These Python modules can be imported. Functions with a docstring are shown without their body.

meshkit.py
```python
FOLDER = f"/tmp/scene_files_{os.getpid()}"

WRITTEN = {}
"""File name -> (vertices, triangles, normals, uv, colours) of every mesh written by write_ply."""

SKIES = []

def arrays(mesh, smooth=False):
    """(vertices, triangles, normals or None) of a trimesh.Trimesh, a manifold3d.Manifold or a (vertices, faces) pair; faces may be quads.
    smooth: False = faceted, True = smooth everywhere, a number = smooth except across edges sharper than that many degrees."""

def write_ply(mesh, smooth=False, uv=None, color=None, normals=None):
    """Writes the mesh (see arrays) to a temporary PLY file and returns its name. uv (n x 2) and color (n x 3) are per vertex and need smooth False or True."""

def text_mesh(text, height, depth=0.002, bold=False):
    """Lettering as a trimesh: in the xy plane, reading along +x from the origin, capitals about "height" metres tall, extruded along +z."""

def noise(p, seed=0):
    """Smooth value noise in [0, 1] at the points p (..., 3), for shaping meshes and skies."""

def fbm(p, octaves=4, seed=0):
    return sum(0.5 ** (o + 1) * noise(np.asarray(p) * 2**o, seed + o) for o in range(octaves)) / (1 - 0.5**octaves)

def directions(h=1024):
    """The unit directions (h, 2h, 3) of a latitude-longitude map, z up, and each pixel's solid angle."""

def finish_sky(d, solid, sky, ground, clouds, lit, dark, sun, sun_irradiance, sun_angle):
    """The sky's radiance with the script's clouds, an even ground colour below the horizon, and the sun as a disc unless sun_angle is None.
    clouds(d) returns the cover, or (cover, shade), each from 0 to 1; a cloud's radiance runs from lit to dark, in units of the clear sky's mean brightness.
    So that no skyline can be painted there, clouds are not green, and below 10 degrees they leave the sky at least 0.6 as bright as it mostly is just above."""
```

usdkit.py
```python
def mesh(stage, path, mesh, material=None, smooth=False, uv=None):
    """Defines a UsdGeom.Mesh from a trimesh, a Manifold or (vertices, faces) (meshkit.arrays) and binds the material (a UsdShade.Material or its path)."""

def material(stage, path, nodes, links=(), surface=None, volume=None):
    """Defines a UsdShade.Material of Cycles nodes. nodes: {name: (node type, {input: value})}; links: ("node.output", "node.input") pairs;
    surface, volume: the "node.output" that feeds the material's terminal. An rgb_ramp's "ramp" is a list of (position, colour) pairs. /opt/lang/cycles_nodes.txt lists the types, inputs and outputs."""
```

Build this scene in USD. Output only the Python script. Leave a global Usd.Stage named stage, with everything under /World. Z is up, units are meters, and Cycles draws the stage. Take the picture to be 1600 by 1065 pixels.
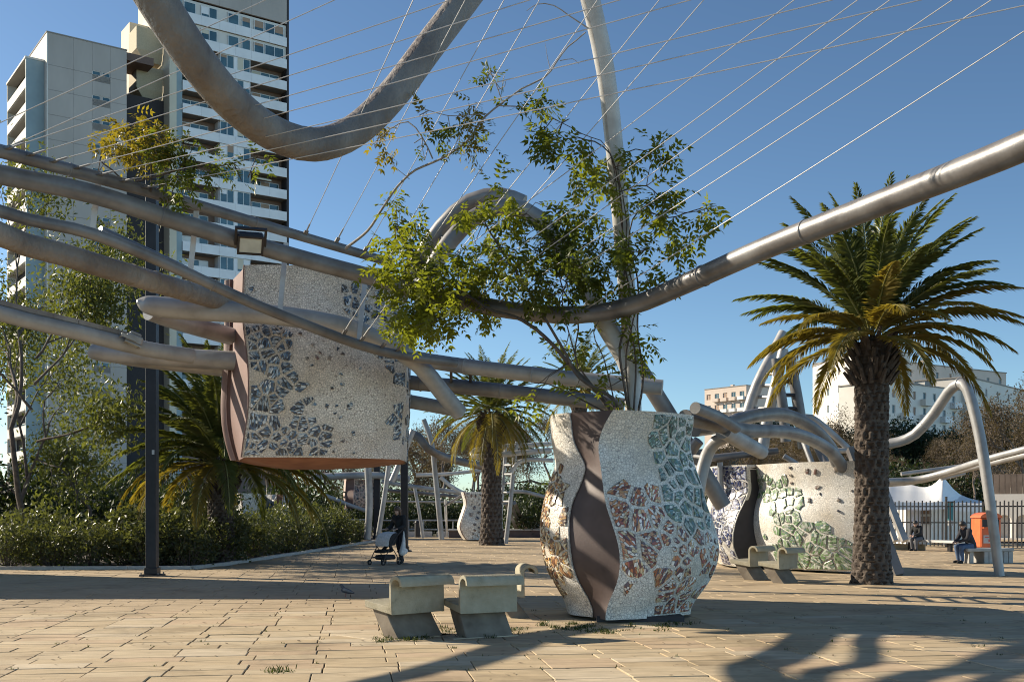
import math, random
import numpy as np, trimesh, manifold3d as m3, usdkit, meshkit
from shapely.geometry import Polygon, Point, box as sbox
from scipy.spatial import Voronoi
from pxr import Usd, UsdGeom, UsdLux, UsdShade, Gf, Sdf, Vt

# ------------------------------------------------------------------ camera, sky, sun, exposure
stage = Usd.Stage.CreateInMemory()
UsdGeom.SetStageUpAxis(stage, UsdGeom.Tokens.z)
UsdGeom.SetStageMetersPerUnit(stage, 1.0)
world = UsdGeom.Xform.Define(stage, '/World'); stage.SetDefaultPrim(world.GetPrim())
UsdGeom.Scope.Define(stage, '/World/Looks')
F, CX, CY, EYE = 1750.0, 800.0, 797.0, 1.6          # focal length in photo pixels, principal column, horizon row, eye height
cam = UsdGeom.Camera.Define(stage, '/World/camera')
cam.AddTranslateOp().Set((0, 0, EYE)); cam.AddRotateXOp().Set(90.0)
cam.CreateHorizontalApertureAttr(36.0); cam.CreateVerticalApertureAttr(36.0 * 681 / 1024)
cam.CreateFocalLengthAttr(36.0 * F / 1600)
cam.CreateVerticalApertureOffsetAttr((CY - 532.5) / 1600 * 36.0)
cam.CreateClippingRangeAttr((0.1, 6000.0))
cam.CreateExposureAttr(0.88)
SUN_EL = math.radians(28.0)
SUN = np.array([-math.cos(math.radians(22)) * math.cos(SUN_EL), math.sin(math.radians(22)) * math.cos(SUN_EL), math.sin(SUN_EL)])
SKYMAT = usdkit.material(stage, '/World/Looks/sky_air', {
    's': ('sky_texture', {'sky_type': 'single_scattering', 'sun_disc': False, 'sun_elevation': SUN_EL,
                          'sun_rotation': math.atan2(SUN[0], SUN[1]), 'altitude': 300.0, 'air_density': 0.75, 'aerosol_density': 0.5, 'ozone_density': 1.2}),
    't': ('mix_color', {'blend_type': 'multiply', 'fac': 1.0, 'b': (.83, .945, .93), 'use_clamp': False}),
    'g': ('gamma', {'gamma': 1.15}), 'b': ('background_shader', {'strength': 0.066})}, [('s.color', 'g.color'), ('g.color', 't.a'), ('t.result', 'b.color')], surface='b.background')
sky = UsdLux.DomeLight.Define(stage, '/World/sky')
UsdShade.MaterialBindingAPI.Apply(sky.GetPrim()).Bind(SKYMAT)
sky.GetPrim().SetCustomDataByKey('kind', 'structure')
sun = UsdLux.DistantLight.Define(stage, '/World/sun')
sun.CreateIntensityAttr(1.25); sun.CreateNormalizeAttr(True); sun.CreateAngleAttr(0.5); sun.CreateColorAttr((1.0, 0.885, 0.71))
_x = np.cross([0, 0, 1.0], SUN); _x /= np.linalg.norm(_x); _y = np.cross(SUN, _x)
sun.AddTransformOp().Set(Gf.Matrix4d(*_x, 0, *_y, 0, *SUN, 0, 0, 0, 0, 1))

# ------------------------------------------------------------------ helpers
R = random.Random(7)
rng = np.random.default_rng(11)
A3 = lambda *a: np.array(a, float)

def P(u, v, d):
    """A point seen at photo pixel (u, v) that stands d metres away."""
    return A3((u - CX) / F * d, d, EYE + (CY - v) / F * d)

def Gd(u, v):
    """The point of the ground seen at photo pixel (u, v)."""
    d = F * EYE / (v - CY); return A3((u - CX) / F * d, d, 0)

class MB:
    """Collects pieces of one mesh."""
    def __init__(s): s.v, s.f, s.n = [], [], 0
    def add(s, v, f):
        v = np.asarray(v, float).reshape(-1, 3); f = np.asarray(f, int)
        if f.shape[1] == 4: f = np.vstack([f[:, [0, 1, 2]], f[:, [0, 2, 3]]])
        s.v.append(v); s.f.append(f + s.n); s.n += len(v); return s
    def get(s): return np.vstack(s.v), np.vstack(s.f)
    def box(s, lo, hi, fr=None, bev=0.0):
        v, f = bevel_box(lo, hi, bev) if bev else plain_box(lo, hi)
        return s.add(fr(v) if fr else v, f)
    def tube(s, pts, r, sides=10, caps=True): return s.add(*tube(pts, r, sides, caps))
    def bar(s, a, b, w, h, up=(0, 0, 1)): return s.add(*bar(a, b, w, h, up))

BOXF = np.array([[0, 2, 3, 1], [4, 5, 7, 6], [0, 1, 5, 4], [2, 6, 7, 3], [0, 4, 6, 2], [1, 3, 7, 5]])
def plain_box(lo, hi):
    return np.array([[(lo, hi)[x][0], (lo, hi)[y][1], (lo, hi)[z][2]] for z in (0, 1) for y in (0, 1) for x in (0, 1)], float), BOXF

def bevel_box(lo, hi, b):
    lo, hi = np.asarray(lo, float), np.asarray(hi, float); c, h = (lo + hi) / 2, (hi - lo) / 2; b = min(b, h.min() * .9)
    pts = []
    for sx in (-1, 1):
        for sy in (-1, 1):
            for sz in (-1, 1):
                s = np.array([sx, sy, sz])
                for k in range(3):
                    q = h - b; q[k] = h[k]; pts.append(c + s * q)
    m = trimesh.convex.convex_hull(np.array(pts)); return np.array(m.vertices), np.array(m.faces)

def bar(a, b, w, h, up=(0, 0, 1)):
    a, b = np.asarray(a, float), np.asarray(b, float); t = b - a; t /= np.linalg.norm(t)
    x = np.cross(t, up); x = x / (np.linalg.norm(x) or 1) if np.linalg.norm(x) > 1e-6 else A3(1, 0, 0); y = np.cross(x, t)
    v = [p + sx * x * w / 2 + sy * y * h / 2 for p in (a, b) for sy in (-1, 1) for sx in (-1, 1)]
    return np.array(v), BOXF

def tube(pts, r, sides=10, caps=True):
    pts = np.asarray(pts, float); n = len(pts); r = np.broadcast_to(np.asarray(r, float), (n,))
    t = np.gradient(pts, axis=0); t /= np.maximum(np.linalg.norm(t, axis=1, keepdims=True), 1e-9)
    x = np.cross(t[0], [0, 0, 1.0]); 
    if np.linalg.norm(x) < 1e-3: x = A3(1, 0, 0)
    ang = np.arange(sides) / sides * 2 * np.pi; ca, sa = np.cos(ang)[:, None], np.sin(ang)[:, None]; V = []
    for k in range(n):
        x = x - t[k] * (x @ t[k]); x /= np.linalg.norm(x); y = np.cross(t[k], x)
        V.append(pts[k] + r[k] * (ca * x + sa * y))
    V = np.vstack(V); i = np.arange(sides); j = (i + 1) % sides; Fs = []
    for k in range(n - 1):
        a, b = k * sides, (k + 1) * sides
        Fs += [np.stack([a + i, a + j, b + j], 1), np.stack([a + i, b + j, b + i], 1)]
    if caps:
        c0 = len(V); V = np.vstack([V, V[:sides], V[(n - 1) * sides:n * sides]])
        k = np.arange(1, sides - 1)
        Fs += [np.stack([c0 + 0 * k, c0 + k + 1, c0 + k], 1), np.stack([c0 + sides + 0 * k, c0 + sides + k, c0 + sides + k + 1], 1)]
    return V, np.vstack(Fs)

def spline(pts, step):
    """Catmull-Rom through rows of numbers (xyz and whatever follows), about `step` apart."""
    p = np.asarray(pts, float)
    if len(p) == 2: k = max(2, int(np.linalg.norm(p[1, :3] - p[0, :3]) / step)); return p[0] + (p[1] - p[0]) * np.linspace(0, 1, k + 1)[:, None]
    q = np.vstack([2 * p[0] - p[1], p, 2 * p[-1] - p[-2]]); out = []
    for i in range(1, len(q) - 2):
        k = max(2, int(np.linalg.norm(q[i + 1, :3] - q[i, :3]) / step)); t = np.linspace(0, 1, k, endpoint=False)[:, None]
        a, b, c, d = q[i - 1], q[i], q[i + 1], q[i + 2]
        out.append(.5 * (2 * b + (c - a) * t + (2 * a - 5 * b + 4 * c - d) * t**2 + (3 * b - a - 3 * c + d) * t**3))
    return np.vstack(out + [p[-1:]])

def normals(v, f):
    n = np.zeros_like(v); fn = np.cross(v[f[:, 1]] - v[f[:, 0]], v[f[:, 2]] - v[f[:, 0]])
    for k in range(3): np.add.at(n, f[:, k], fn)
    l = np.linalg.norm(n, axis=1, keepdims=True); return np.where(l > 0, n / np.maximum(l, 1e-12), [0, 0, 1.0])

count = {}
base_of = {}
def path_for(name, parent):
    key = (parent or '/World', name); k = count.get(key, 0); count[key] = k + 1
    return f"{key[0]}/{name}" + (f"_{k:03d}" if k else '')

def move(pth, loc, rotz=0, scale=1):
    pr = stage.GetPrimAtPath(pth); pr.GetAttribute('xformOp:translate').Set(Gf.Vec3d(*map(float, loc))); pr.GetAttribute('xformOp:rotateZ').Set(float(math.degrees(rotz)))
    pr.GetAttribute('xformOp:scale').Set(Gf.Vec3f(*([float(scale)] * 3 if np.ndim(scale) == 0 else map(float, scale))))

def tag(prim, label=None, cat=None, group=None, kind=None):
    for k, x in (('label', label), ('category', cat), ('group', group), ('kind', kind)):
        if x: prim.SetCustomDataByKey(k, x)

def place(x, loc, rotz=0, scale=1):
    if x.GetPrim().HasAttribute('xformOp:translate'): return move(str(x.GetPath()), loc, rotz, scale)
    x.AddTranslateOp().Set(Gf.Vec3d(*map(float, loc))); x.AddRotateZOp().Set(float(math.degrees(rotz))); x.AddScaleOp().Set(Gf.Vec3f(*([float(scale)] * 3 if np.ndim(scale) == 0 else map(float, scale))))

def thing(name, label, cat, loc=(0, 0, 0), rotz=0, group=None, kind=None, scale=1, local=False):
    """An Xform at the thing's base. local: its parts are given in its own frame, else in world coordinates."""
    p = path_for(name, None); x = UsdGeom.Xform.Define(stage, p); place(x, loc, rotz, scale)
    tag(x.GetPrim(), label, cat, group, kind); base_of[p] = A3(0, 0, 0) if local else np.asarray(loc, float); return p

def part(name, mesh, mat, parent=None, smooth=False, label=None, cat=None, group=None, kind=None, uv=None):
    v, f = mesh.get() if isinstance(mesh, MB) else mesh
    v = np.asarray(v, float); f = np.asarray(f, int)
    if f.shape[1] == 4: f = np.vstack([f[:, [0, 1, 2]], f[:, [0, 2, 3]]])
    p = path_for(name, parent); m = UsdGeom.Mesh.Define(stage, p); off = A3(0, 0, 0)
    if parent:
        off = base_of.get(parent, off); base_of[p] = off
    if smooth and smooth is not True:
        v, f, n = meshkit.arrays((v, f), smooth)
    else: n = normals(v, f) if smooth else None
    m.CreatePointsAttr(Vt.Vec3fArray.FromNumpy((v - off).astype(np.float32)))
    m.CreateFaceVertexCountsAttr(Vt.IntArray.FromNumpy(np.full(len(f), 3, np.int32)))
    m.CreateFaceVertexIndicesAttr(Vt.IntArray.FromNumpy(f.astype(np.int32).ravel()))
    m.CreateSubdivisionSchemeAttr('none')
    if n is not None: m.CreateNormalsAttr(Vt.Vec3fArray.FromNumpy(n.astype(np.float32))); m.SetNormalsInterpolation('vertex')
    UsdShade.MaterialBindingAPI.Apply(m.GetPrim()).Bind(UsdShade.Material.Get(stage, mat))
    tag(m.GetPrim(), label, cat, group, kind); return p

def copy(src, loc, rotz=0, scale=1, label=None, group=None, name=None):
    """One more of a thing with its parts, under the next number."""
    sp = stage.GetPrimAtPath(src); was = sp.GetCustomData()
    p = path_for(name or src.rsplit('/', 1)[1].rstrip('0123456789').rstrip('_'), None)
    x = UsdGeom.Xform.Define(stage, p); x.GetPrim().GetReferences().AddInternalReference(src)
    place(x, loc, rotz, scale); x.GetPrim().SetInstanceable(True)
    tag(x.GetPrim(), label or was.get('label'), was.get('category'), group or was.get('group')); return p

def frame(o, ex, ey):
    o, ex, ey = (np.asarray(q, float) for q in (o, ex, ey))
    return lambda v: o + np.asarray(v)[:, :1] * ex + np.asarray(v)[:, 1:2] * ey + np.asarray(v)[:, 2:3] * A3(0, 0, 1)

def grid(S, nu, nv):
    u, v = np.meshgrid(np.linspace(0, 1, nu + 1), np.linspace(0, 1, nv + 1), indexing='ij')
    pts = S(u.ravel(), v.ravel()); i, j = np.meshgrid(np.arange(nu), np.arange(nv), indexing='ij'); a = (i * (nv + 1) + j).ravel()
    return pts, np.stack([a, a + nv + 1, a + nv + 2, a + 1], 1)

# ------------------------------------------------------------------ materials
L = '/World/Looks/'
def material(name, nodes, links, surface): usdkit.material(stage, L + name, nodes, links, surface=surface); return L + name

def noisy(name, stops, scale=3.0, rough=.7, metallic=0.0, bump=0.0, bscale=40.0, bdist=.01, detail=6, stretch=None, spec=.5, dist=0.0):
    """A surface whose colour wanders between the stops, with fine relief."""
    n = {'g': ('geometry', {}), 'm': ('mapping', {'scale': stretch or (1, 1, 1)}), 'n': ('noise_texture', {'scale': scale, 'detail': float(detail), 'roughness': .6, 'distortion': dist}),
         'r': ('rgb_ramp', {'ramp': stops}), 'p': ('principled_bsdf', {'roughness': rough, 'metallic': metallic, 'specular_ior_level': spec})}
    l = [('g.position', 'm.vector'), ('m.vector', 'n.vector'), ('n.fac', 'r.fac'), ('r.color', 'p.base_color')]
    if bump:
        n |= {'n2': ('noise_texture', {'scale': bscale, 'detail': 4.0}), 'b': ('bump', {'strength': bump, 'distance': bdist})}
        l += [('m.vector', 'n2.vector'), ('n2.fac', 'b.height'), ('b.normal', 'p.normal')]
    return material(name, n, l, 'p.BSDF')

def plain(name, c, rough=.5, metallic=0.0, spec=.5, var=.12):
    c = np.array(c, float); return noisy(name, [(.3, c * (1 - var)), (.7, c * (1 + var))], 6.0, rough, metallic, spec=spec)

def leafy(name, stops, trans=.35, rough=.5, tint=(1.35, 1.25, .5)):
    """Leaves whose colour differs from one to the next, letting some light through."""
    n = {'g': ('geometry', {}), 'r': ('rgb_ramp', {'ramp': stops}), 'p': ('principled_bsdf', {'roughness': rough, 'specular_ior_level': .4}),
         'h': ('mix_color', {'blend_type': 'multiply', 'fac': 1.0, 'b': tint, 'use_clamp': False}), 't': ('translucent_bsdf', {}), 'x': ('mix_closure', {'fac': trans})}
    l = [('g.random_per_island', 'r.fac'), ('r.color', 'p.base_color'), ('r.color', 'h.a'), ('h.result', 't.color'), ('p.BSDF', 'x.closure1'), ('t.BSDF', 'x.closure2')]
    return material(name, n, l, 'x.closure')

def crackle(name, tile, grout, scale, edge=.05, var=.12, rough=.45):
    """White broken-tile skin: small flat tiles with dark joints."""
    n = {'g': ('geometry', {}), 'e': ('voronoi_texture', {'feature': 'distance_to_edge', 'scale': scale}), 'c': ('voronoi_texture', {'feature': 'f1', 'scale': scale}),
         's': ('separate_color', {}), 'rt': ('rgb_ramp', {'ramp': [(0, np.array(tile) * (1 - var)), (1, np.array(tile) * (1 + var))]}),
         're': ('rgb_ramp', {'ramp': [(0, (0, 0, 0)), (edge, (0, 0, 0)), (edge + .05, (1, 1, 1)), (1, (1, 1, 1))]}),
         'd': ('noise_texture', {'scale': 1.3, 'detail': 5.0}), 'rd': ('rgb_ramp', {'ramp': [(.35, (.82, .74, .64)), (.62, (1, 1, 1))]}),
         'm0': ('mix_color', {'blend_type': 'multiply', 'fac': 1.0}), 'm': ('mix_color', {'a': grout}),
         'b': ('bump', {'strength': .7, 'distance': .012}), 'p': ('principled_bsdf', {'roughness': rough})}
    l = [('g.position', 'e.vector'), ('g.position', 'c.vector'), ('g.position', 'd.vector'), ('c.color', 's.color'), ('s.r', 'rt.fac'), ('e.distance', 're.fac'),
         ('d.fac', 'rd.fac'), ('rt.color', 'm0.a'), ('rd.color', 'm0.b'), ('m0.result', 'm.b'), ('re.color', 'm.fac'), ('m.result', 'p.base_color'), ('re.color', 'b.height'), ('b.normal', 'p.normal')]
    return material(name, n, l, 'p.BSDF')

def splinters(name, colours, scale=15.0, rough=.3, grout=(.30, .27, .24)):
    """A mosaic field: splinters of glazed tile in several colours."""
    k = len(colours); ramp = [(i / k, c) for i, c in enumerate(colours)]
    n = {'g': ('geometry', {}), 'o': ('object_info', {}), 'ang': ('math', {'math_type': 'multiply', 'value2': 6.283}), 'rot': ('vector_rotate', {'rotate_type': 'axis', 'axis': (.25, 1.0, .1)}),
         'w': ('noise_texture', {'scale': 3.0, 'detail': 1.0}), 'a': ('mix_vector', {'fac': .10}), 'mp': ('mapping', {'scale': (1.25, .8, .42)}),
         'e': ('voronoi_texture', {'feature': 'distance_to_edge', 'scale': scale}), 'c': ('voronoi_texture', {'feature': 'f1', 'scale': scale}),
         's': ('separate_color', {}), 'rt': ('rgb_ramp', {'ramp': ramp, 'interpolate': False}), 'tone': ('map_range', {'to_min': .72, 'to_max': 1.22}), 'mt': ('mix_color', {'blend_type': 'multiply', 'fac': 1.0, 'use_clamp': False}), 'cc': ('combine_color', {}),
         're': ('rgb_ramp', {'ramp': [(0, (0, 0, 0)), (.03, (0, 0, 0)), (.07, (1, 1, 1)), (1, (1, 1, 1))]}), 'm': ('mix_color', {'a': grout}),
         'b': ('bump', {'strength': .8, 'distance': .015}), 'p': ('principled_bsdf', {'roughness': rough})}
    l = [('o.random', 'ang.value1'), ('ang.value', 'rot.angle'), ('g.position', 'rot.vector'), ('rot.vector', 'w.vector'), ('rot.vector', 'a.a'), ('w.color', 'a.b'), ('a.result', 'mp.vector'), ('mp.vector', 'e.vector'), ('mp.vector', 'c.vector'), ('c.color', 's.color'), ('s.r', 'rt.fac'),
         ('e.distance', 're.fac'), ('o.random', 'tone.value'), ('tone.result', 'cc.r'), ('tone.result', 'cc.g'), ('tone.result', 'cc.b'), ('rt.color', 'mt.a'), ('cc.color', 'mt.b'), ('re.color', 'm.fac'), ('mt.result', 'm.b'), ('m.result', 'p.base_color'), ('re.color', 'b.height'), ('b.normal', 'p.normal')]
    return material(name, n, l, 'p.BSDF')

steel = noisy('steel', [(.30, (.098, .089, .086)), (.5, (.165, .157, .153)), (.72, (.24, .235, .23))], 1.6, .42, .35, .25, 30, .006)
hammered = noisy('hammered_steel', [(.30, (.125, .10, .085)), (.55, (.20, .172, .148)), (.75, (.27, .24, .21))], 1.5, .5, .15, 1.0, 12, .035, stretch=(1, 1, .5))
pale_steel = noisy('pale_steel', [(.3, (.22, .215, .21)), (.6, (.34, .335, .33))], 2.0, .42, .25, .2, 30, .005)
white_paint = noisy('white_paint', [(.3, (.34, .325, .305)), (.6, (.47, .46, .44))], 3.0, .4, 0, .1)
dark_steel = noisy('dark_steel', [(.3, (.010, .009, .010)), (.7, (.024, .021, .023))], 3.0, .45, .2, .15)
brown_steel = noisy('brown_steel', [(.3, (.045, .028, .026)), (.5, (.07, .046, .042)), (.75, (.105, .072, .066))], 1.8, .62, 0, .2, 30, .006)
rust_steel = noisy('rust_steel', [(.3, (.20, .085, .05)), (.6, (.32, .15, .09))], 3.0, .7, 0, .3)
pink_steel = noisy('pink_steel', [(.3, (.14, .078, .064)), (.6, (.19, .112, .095))], 2.0, .65, 0, .2)
cable_steel = plain('cable_steel', (.50, .48, .46), .4, .4)
shaded_concrete = noisy('shaded_concrete', [(.3, (.11, .088, .065)), (.5, (.16, .132, .10)), (.75, (.22, .188, .145))], 4.0, .9, 0, .5, 80, .005)  # pedestal concrete, darkened to paint in the shade under the seat back
white_tile = crackle('white_tile', (.74, .72, .67), (.33, .31, .28), 24.0, .022)
cream_tile = crackle('cream_tile', (.74, .68, .61), (.30, .26, .22), 26.0, .026)
far_tile = crackle('far_tile', (.72, .70, .66), (.35, .33, .3), 9.0, .03)
orange_mosaic = splinters('orange_mosaic', [(.46,.16,.07),(.72,.65,.56),(.16,.06,.05),(.54,.30,.14),(.76,.71,.66),(.38,.12,.10),(.58,.46,.28),(.16,.12,.14),(.62,.34,.20),(.70,.62,.54)], 34, grout=(0.12, 0.09, 0.075))
gold_mosaic = splinters('gold_mosaic', [(.48,.28,.09),(.66,.52,.30),(.20,.09,.05),(.72,.64,.48),(.12,.07,.045),(.54,.30,.14)], 30, grout=(0.14, 0.1, 0.07))
green_mosaic = splinters('green_mosaic', [(.12,.20,.16),(.52,.56,.50),(.05,.075,.065),(.20,.31,.27),(.62,.63,.58),(.20,.25,.14),(.14,.24,.25),(.34,.40,.36)], 36, grout=(.13,.13,.115))
blue_mosaic = splinters('blue_mosaic', [(.07,.12,.19),(.46,.50,.53),(.03,.035,.045),(.15,.23,.31),(.62,.61,.58),(.13,.11,.09),(.06,.08,.12),(.32,.37,.41)], 38, grout=(.13,.115,.10))
leaf_mosaic = splinters('leaf_mosaic', [(.14, .26, .10), (.46, .52, .40), (.08, .14, .06), (.24, .36, .18), (.60, .62, .54), (.12, .20, .16)], 22)
navy_mosaic = splinters('navy_mosaic', [(.02, .025, .08), (.50, .50, .54), (.03, .05, .16), (.025, .03, .06), (.40, .42, .5), (.03, .04, .12)], 16)
dusk_mosaic = splinters('dusk_mosaic', [(.10, .08, .07), (.30, .25, .2), (.2, .12, .1), (.06, .06, .08)], 12)
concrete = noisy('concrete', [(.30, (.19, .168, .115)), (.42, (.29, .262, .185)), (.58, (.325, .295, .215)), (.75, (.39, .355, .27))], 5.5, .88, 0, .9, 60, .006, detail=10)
grey_stone = noisy('grey_stone', [(.3, (.30, .29, .27)), (.7, (.42, .40, .37))], 5.0, .85, 0, .4, 60, .005)
def stained(name, stops, island=False):
    n = {'g': ('geometry', {}), 'm': ('mapping', {'scale': (.8, 3.0, 1)}), 'n': ('noise_texture', {'scale': 2.4, 'detail': 7.0, 'roughness': .65}), 'r': ('rgb_ramp', {'ramp': stops}), 'rn': ('rgb_ramp', {'ramp': [(.28, (.76, .76, .76)), (.7, (1.1, 1.1, 1.1))]}),
         'd': ('noise_texture', {'scale': .55, 'detail': 6.0, 'roughness': .7}), 'rd': ('rgb_ramp', {'ramp': [(.36, (.62, .60, .56)), (.47, (.92, .91, .89)), (.58, (1, 1, 1))]}), 'v': ('voronoi_texture', {'feature': 'f1', 'scale': 1.7}), 'rv': ('rgb_ramp', {'ramp': [(0, (.42, .40, .38)), (.035, (.45, .43, .41)), (.06, (1, 1, 1)), (1, (1, 1, 1))]}),
         'm1': ('mix_color', {'blend_type': 'multiply', 'fac': 1.0}), 'm2': ('mix_color', {'blend_type': 'multiply', 'fac': .9}), 'm3': ('mix_color', {'blend_type': 'multiply', 'fac': .8}),
         'n2': ('noise_texture', {'scale': 70.0, 'detail': 4.0}), 'b': ('bump', {'strength': .5, 'distance': .005}), 'p': ('principled_bsdf', {'roughness': .82})}
    l = [('g.position', 'm.vector'), ('m.vector', 'n.vector'), ('n.fac', 'rn.fac'), ('g.random_per_island' if island else 'n.fac', 'r.fac'), ('r.color', 'm1.a'), ('rn.color', 'm1.b'), ('g.position', 'd.vector'), ('d.fac', 'rd.fac'), ('m1.result', 'm2.a'), ('rd.color', 'm2.b'),
         ('g.position', 'v.vector'), ('v.distance', 'rv.fac'), ('m2.result', 'm3.a'), ('rv.color', 'm3.b'), ('m3.result', 'p.base_color'), ('g.position', 'n2.vector'), ('n2.fac', 'b.height'), ('b.normal', 'p.normal')]
    return material(name, n, l, 'p.BSDF')
PAV = [stained(f'paver_{n}', [(.3, np.array(c) * .94), (.7, np.array(c) * 1.06)]) for n, c in (('tan', (.43, .33, .20)), ('sand', (.455, .36, .23)), ('rose', (.44, .325, .205)), ('pale', (.49, .40, .275)))]
joint_sand = noisy('joint_sand', [(.35, (.085, .065, .04)), (.55, (.14, .11, .07)), (.7, (.07, .085, .03))], 6.0, .95, 0, .6, 60, .01)
soil = noisy('soil', [(.3, (.035, .026, .018)), (.7, (.08, .06, .04))], 5.0, .95, 0, .8, 30, .03)
earth = noisy('earth', [(.3, (.08, .075, .04)), (.5, (.13, .105, .07)), (.7, (.05, .065, .025))], .5, .95, 0, .5, 8, .08)
bark = noisy('bark', [(.3, (.05, .038, .03)), (.7, (.13, .10, .08))], 8.0, .9, 0, .8, 25, .03)
pale_bark = noisy('pale_bark', [(.3, (.20, .17, .14)), (.7, (.36, .32, .28))], 9.0, .85, 0, .5, 40, .01)
palm_bark = noisy('palm_bark', [(.28, (.03, .022, .017)), (.5, (.07, .052, .04)), (.75, (.12, .095, .072))], 7.0, .9, 0, .9, 22, .03)
palm_scale = leafy('palm_scale', [(0, (.05, .037, .028)), (.5, (.13, .10, .075)), (1, (.30, .25, .195))], .02, .9)
twig = noisy('twig', [(.3, (.10, .075, .06)), (.7, (.20, .155, .125))], 1.0, .9)
frond_green = leafy('frond_green', [(0, (.11, .13, .035)), (.5, (.21, .22, .055)), (.85, (.34, .31, .08)), (1, (.50, .39, .11))], .52, .40)
frond_old = leafy('frond_old', [(0, (.22, .18, .04)), (.5, (.38, .27, .06)), (1, (.52, .35, .10))], .48, .5)
rachis_mat = plain('rachis', (.20, .19, .06), .5)
vine_leaf = leafy('vine_leaf', [(0, (.15, .18, .025)), (.3, (.30, .30, .04)), (.65, (.48, .43, .05)), (.92, (.55, .44, .05)), (1, (.48, .28, .05))], .6, .42)
vine_dark = leafy('vine_dark', [(0, (.09, .12, .025)), (.5, (.20, .22, .045)), (.85, (.36, .33, .06)), (1, (.36, .28, .06))], .6, .42)
vine_gold = leafy('vine_gold', [(0, (.19, .16, .025)), (.4, (.34, .28, .035)), (.8, (.50, .39, .04)), (1, (.42, .22, .05))], .6, .42)
tree_leaf = leafy('tree_leaf', [(0, (.11, .13, .04)), (.5, (.24, .25, .075)), (.85, (.38, .36, .12)), (1, (.32, .31, .14))], .45, .42)
dark_leaf = leafy('dark_leaf', [(0, (.025, .04, .014)), (.6, (.05, .075, .022)), (1, (.085, .11, .035))], .3, .5)
hedge_leaf = leafy('hedge_leaf', [(0, (.085, .10, .045)), (.4, (.21, .22, .12)), (.75, (.38, .37, .26)), (1, (.58, .56, .47))], .42, .35)
grass_leaf = leafy('grass_leaf', [(0, (.05, .07, .015)), (.6, (.11, .12, .03)), (1, (.20, .17, .07))], .3, .6)
dry_leaf = leafy('dry_leaf', [(0, (.11, .085, .06)), (.6, (.20, .155, .11)), (1, (.30, .235, .165))], .3, .7)
# ------------------------------------------------------------------ ground, hillside, paving
part('ground', MB().add([[-3000, -200, -.05], [3000, -200, -.05], [3000, 4000, -.05], [-3000, 4000, -.05]], [[0, 1, 2, 3]]), earth, kind='structure')

def hill_z(x, y):
    s = lambda t: np.clip(t, 0, 1) ** 2 * (3 - 2 * np.clip(t, 0, 1))
    return 8.0 * s((y - 62) / 95) * s((x + .02 * y - 2) / 26) + 2.0 * s((y - 75) / 60)
xs, ys = np.meshgrid(np.linspace(-130, 190, 65), np.linspace(58, 330, 56), indexing='ij')
hz = hill_z(xs, ys) - .06 + .9 * (meshkit.fbm(np.stack([xs / 9, ys / 9, xs * 0], -1)) - .5) * np.clip((ys - 66) / 20, 0, 1)
i, j = np.meshgrid(np.arange(64), np.arange(55), indexing='ij'); a = (i * 56 + j).ravel()
part('hillside', (np.stack([xs, ys, hz], -1).reshape(-1, 3), np.stack([a, a + 56, a + 57, a + 1], 1)), earth, smooth=True, kind='structure')

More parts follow.
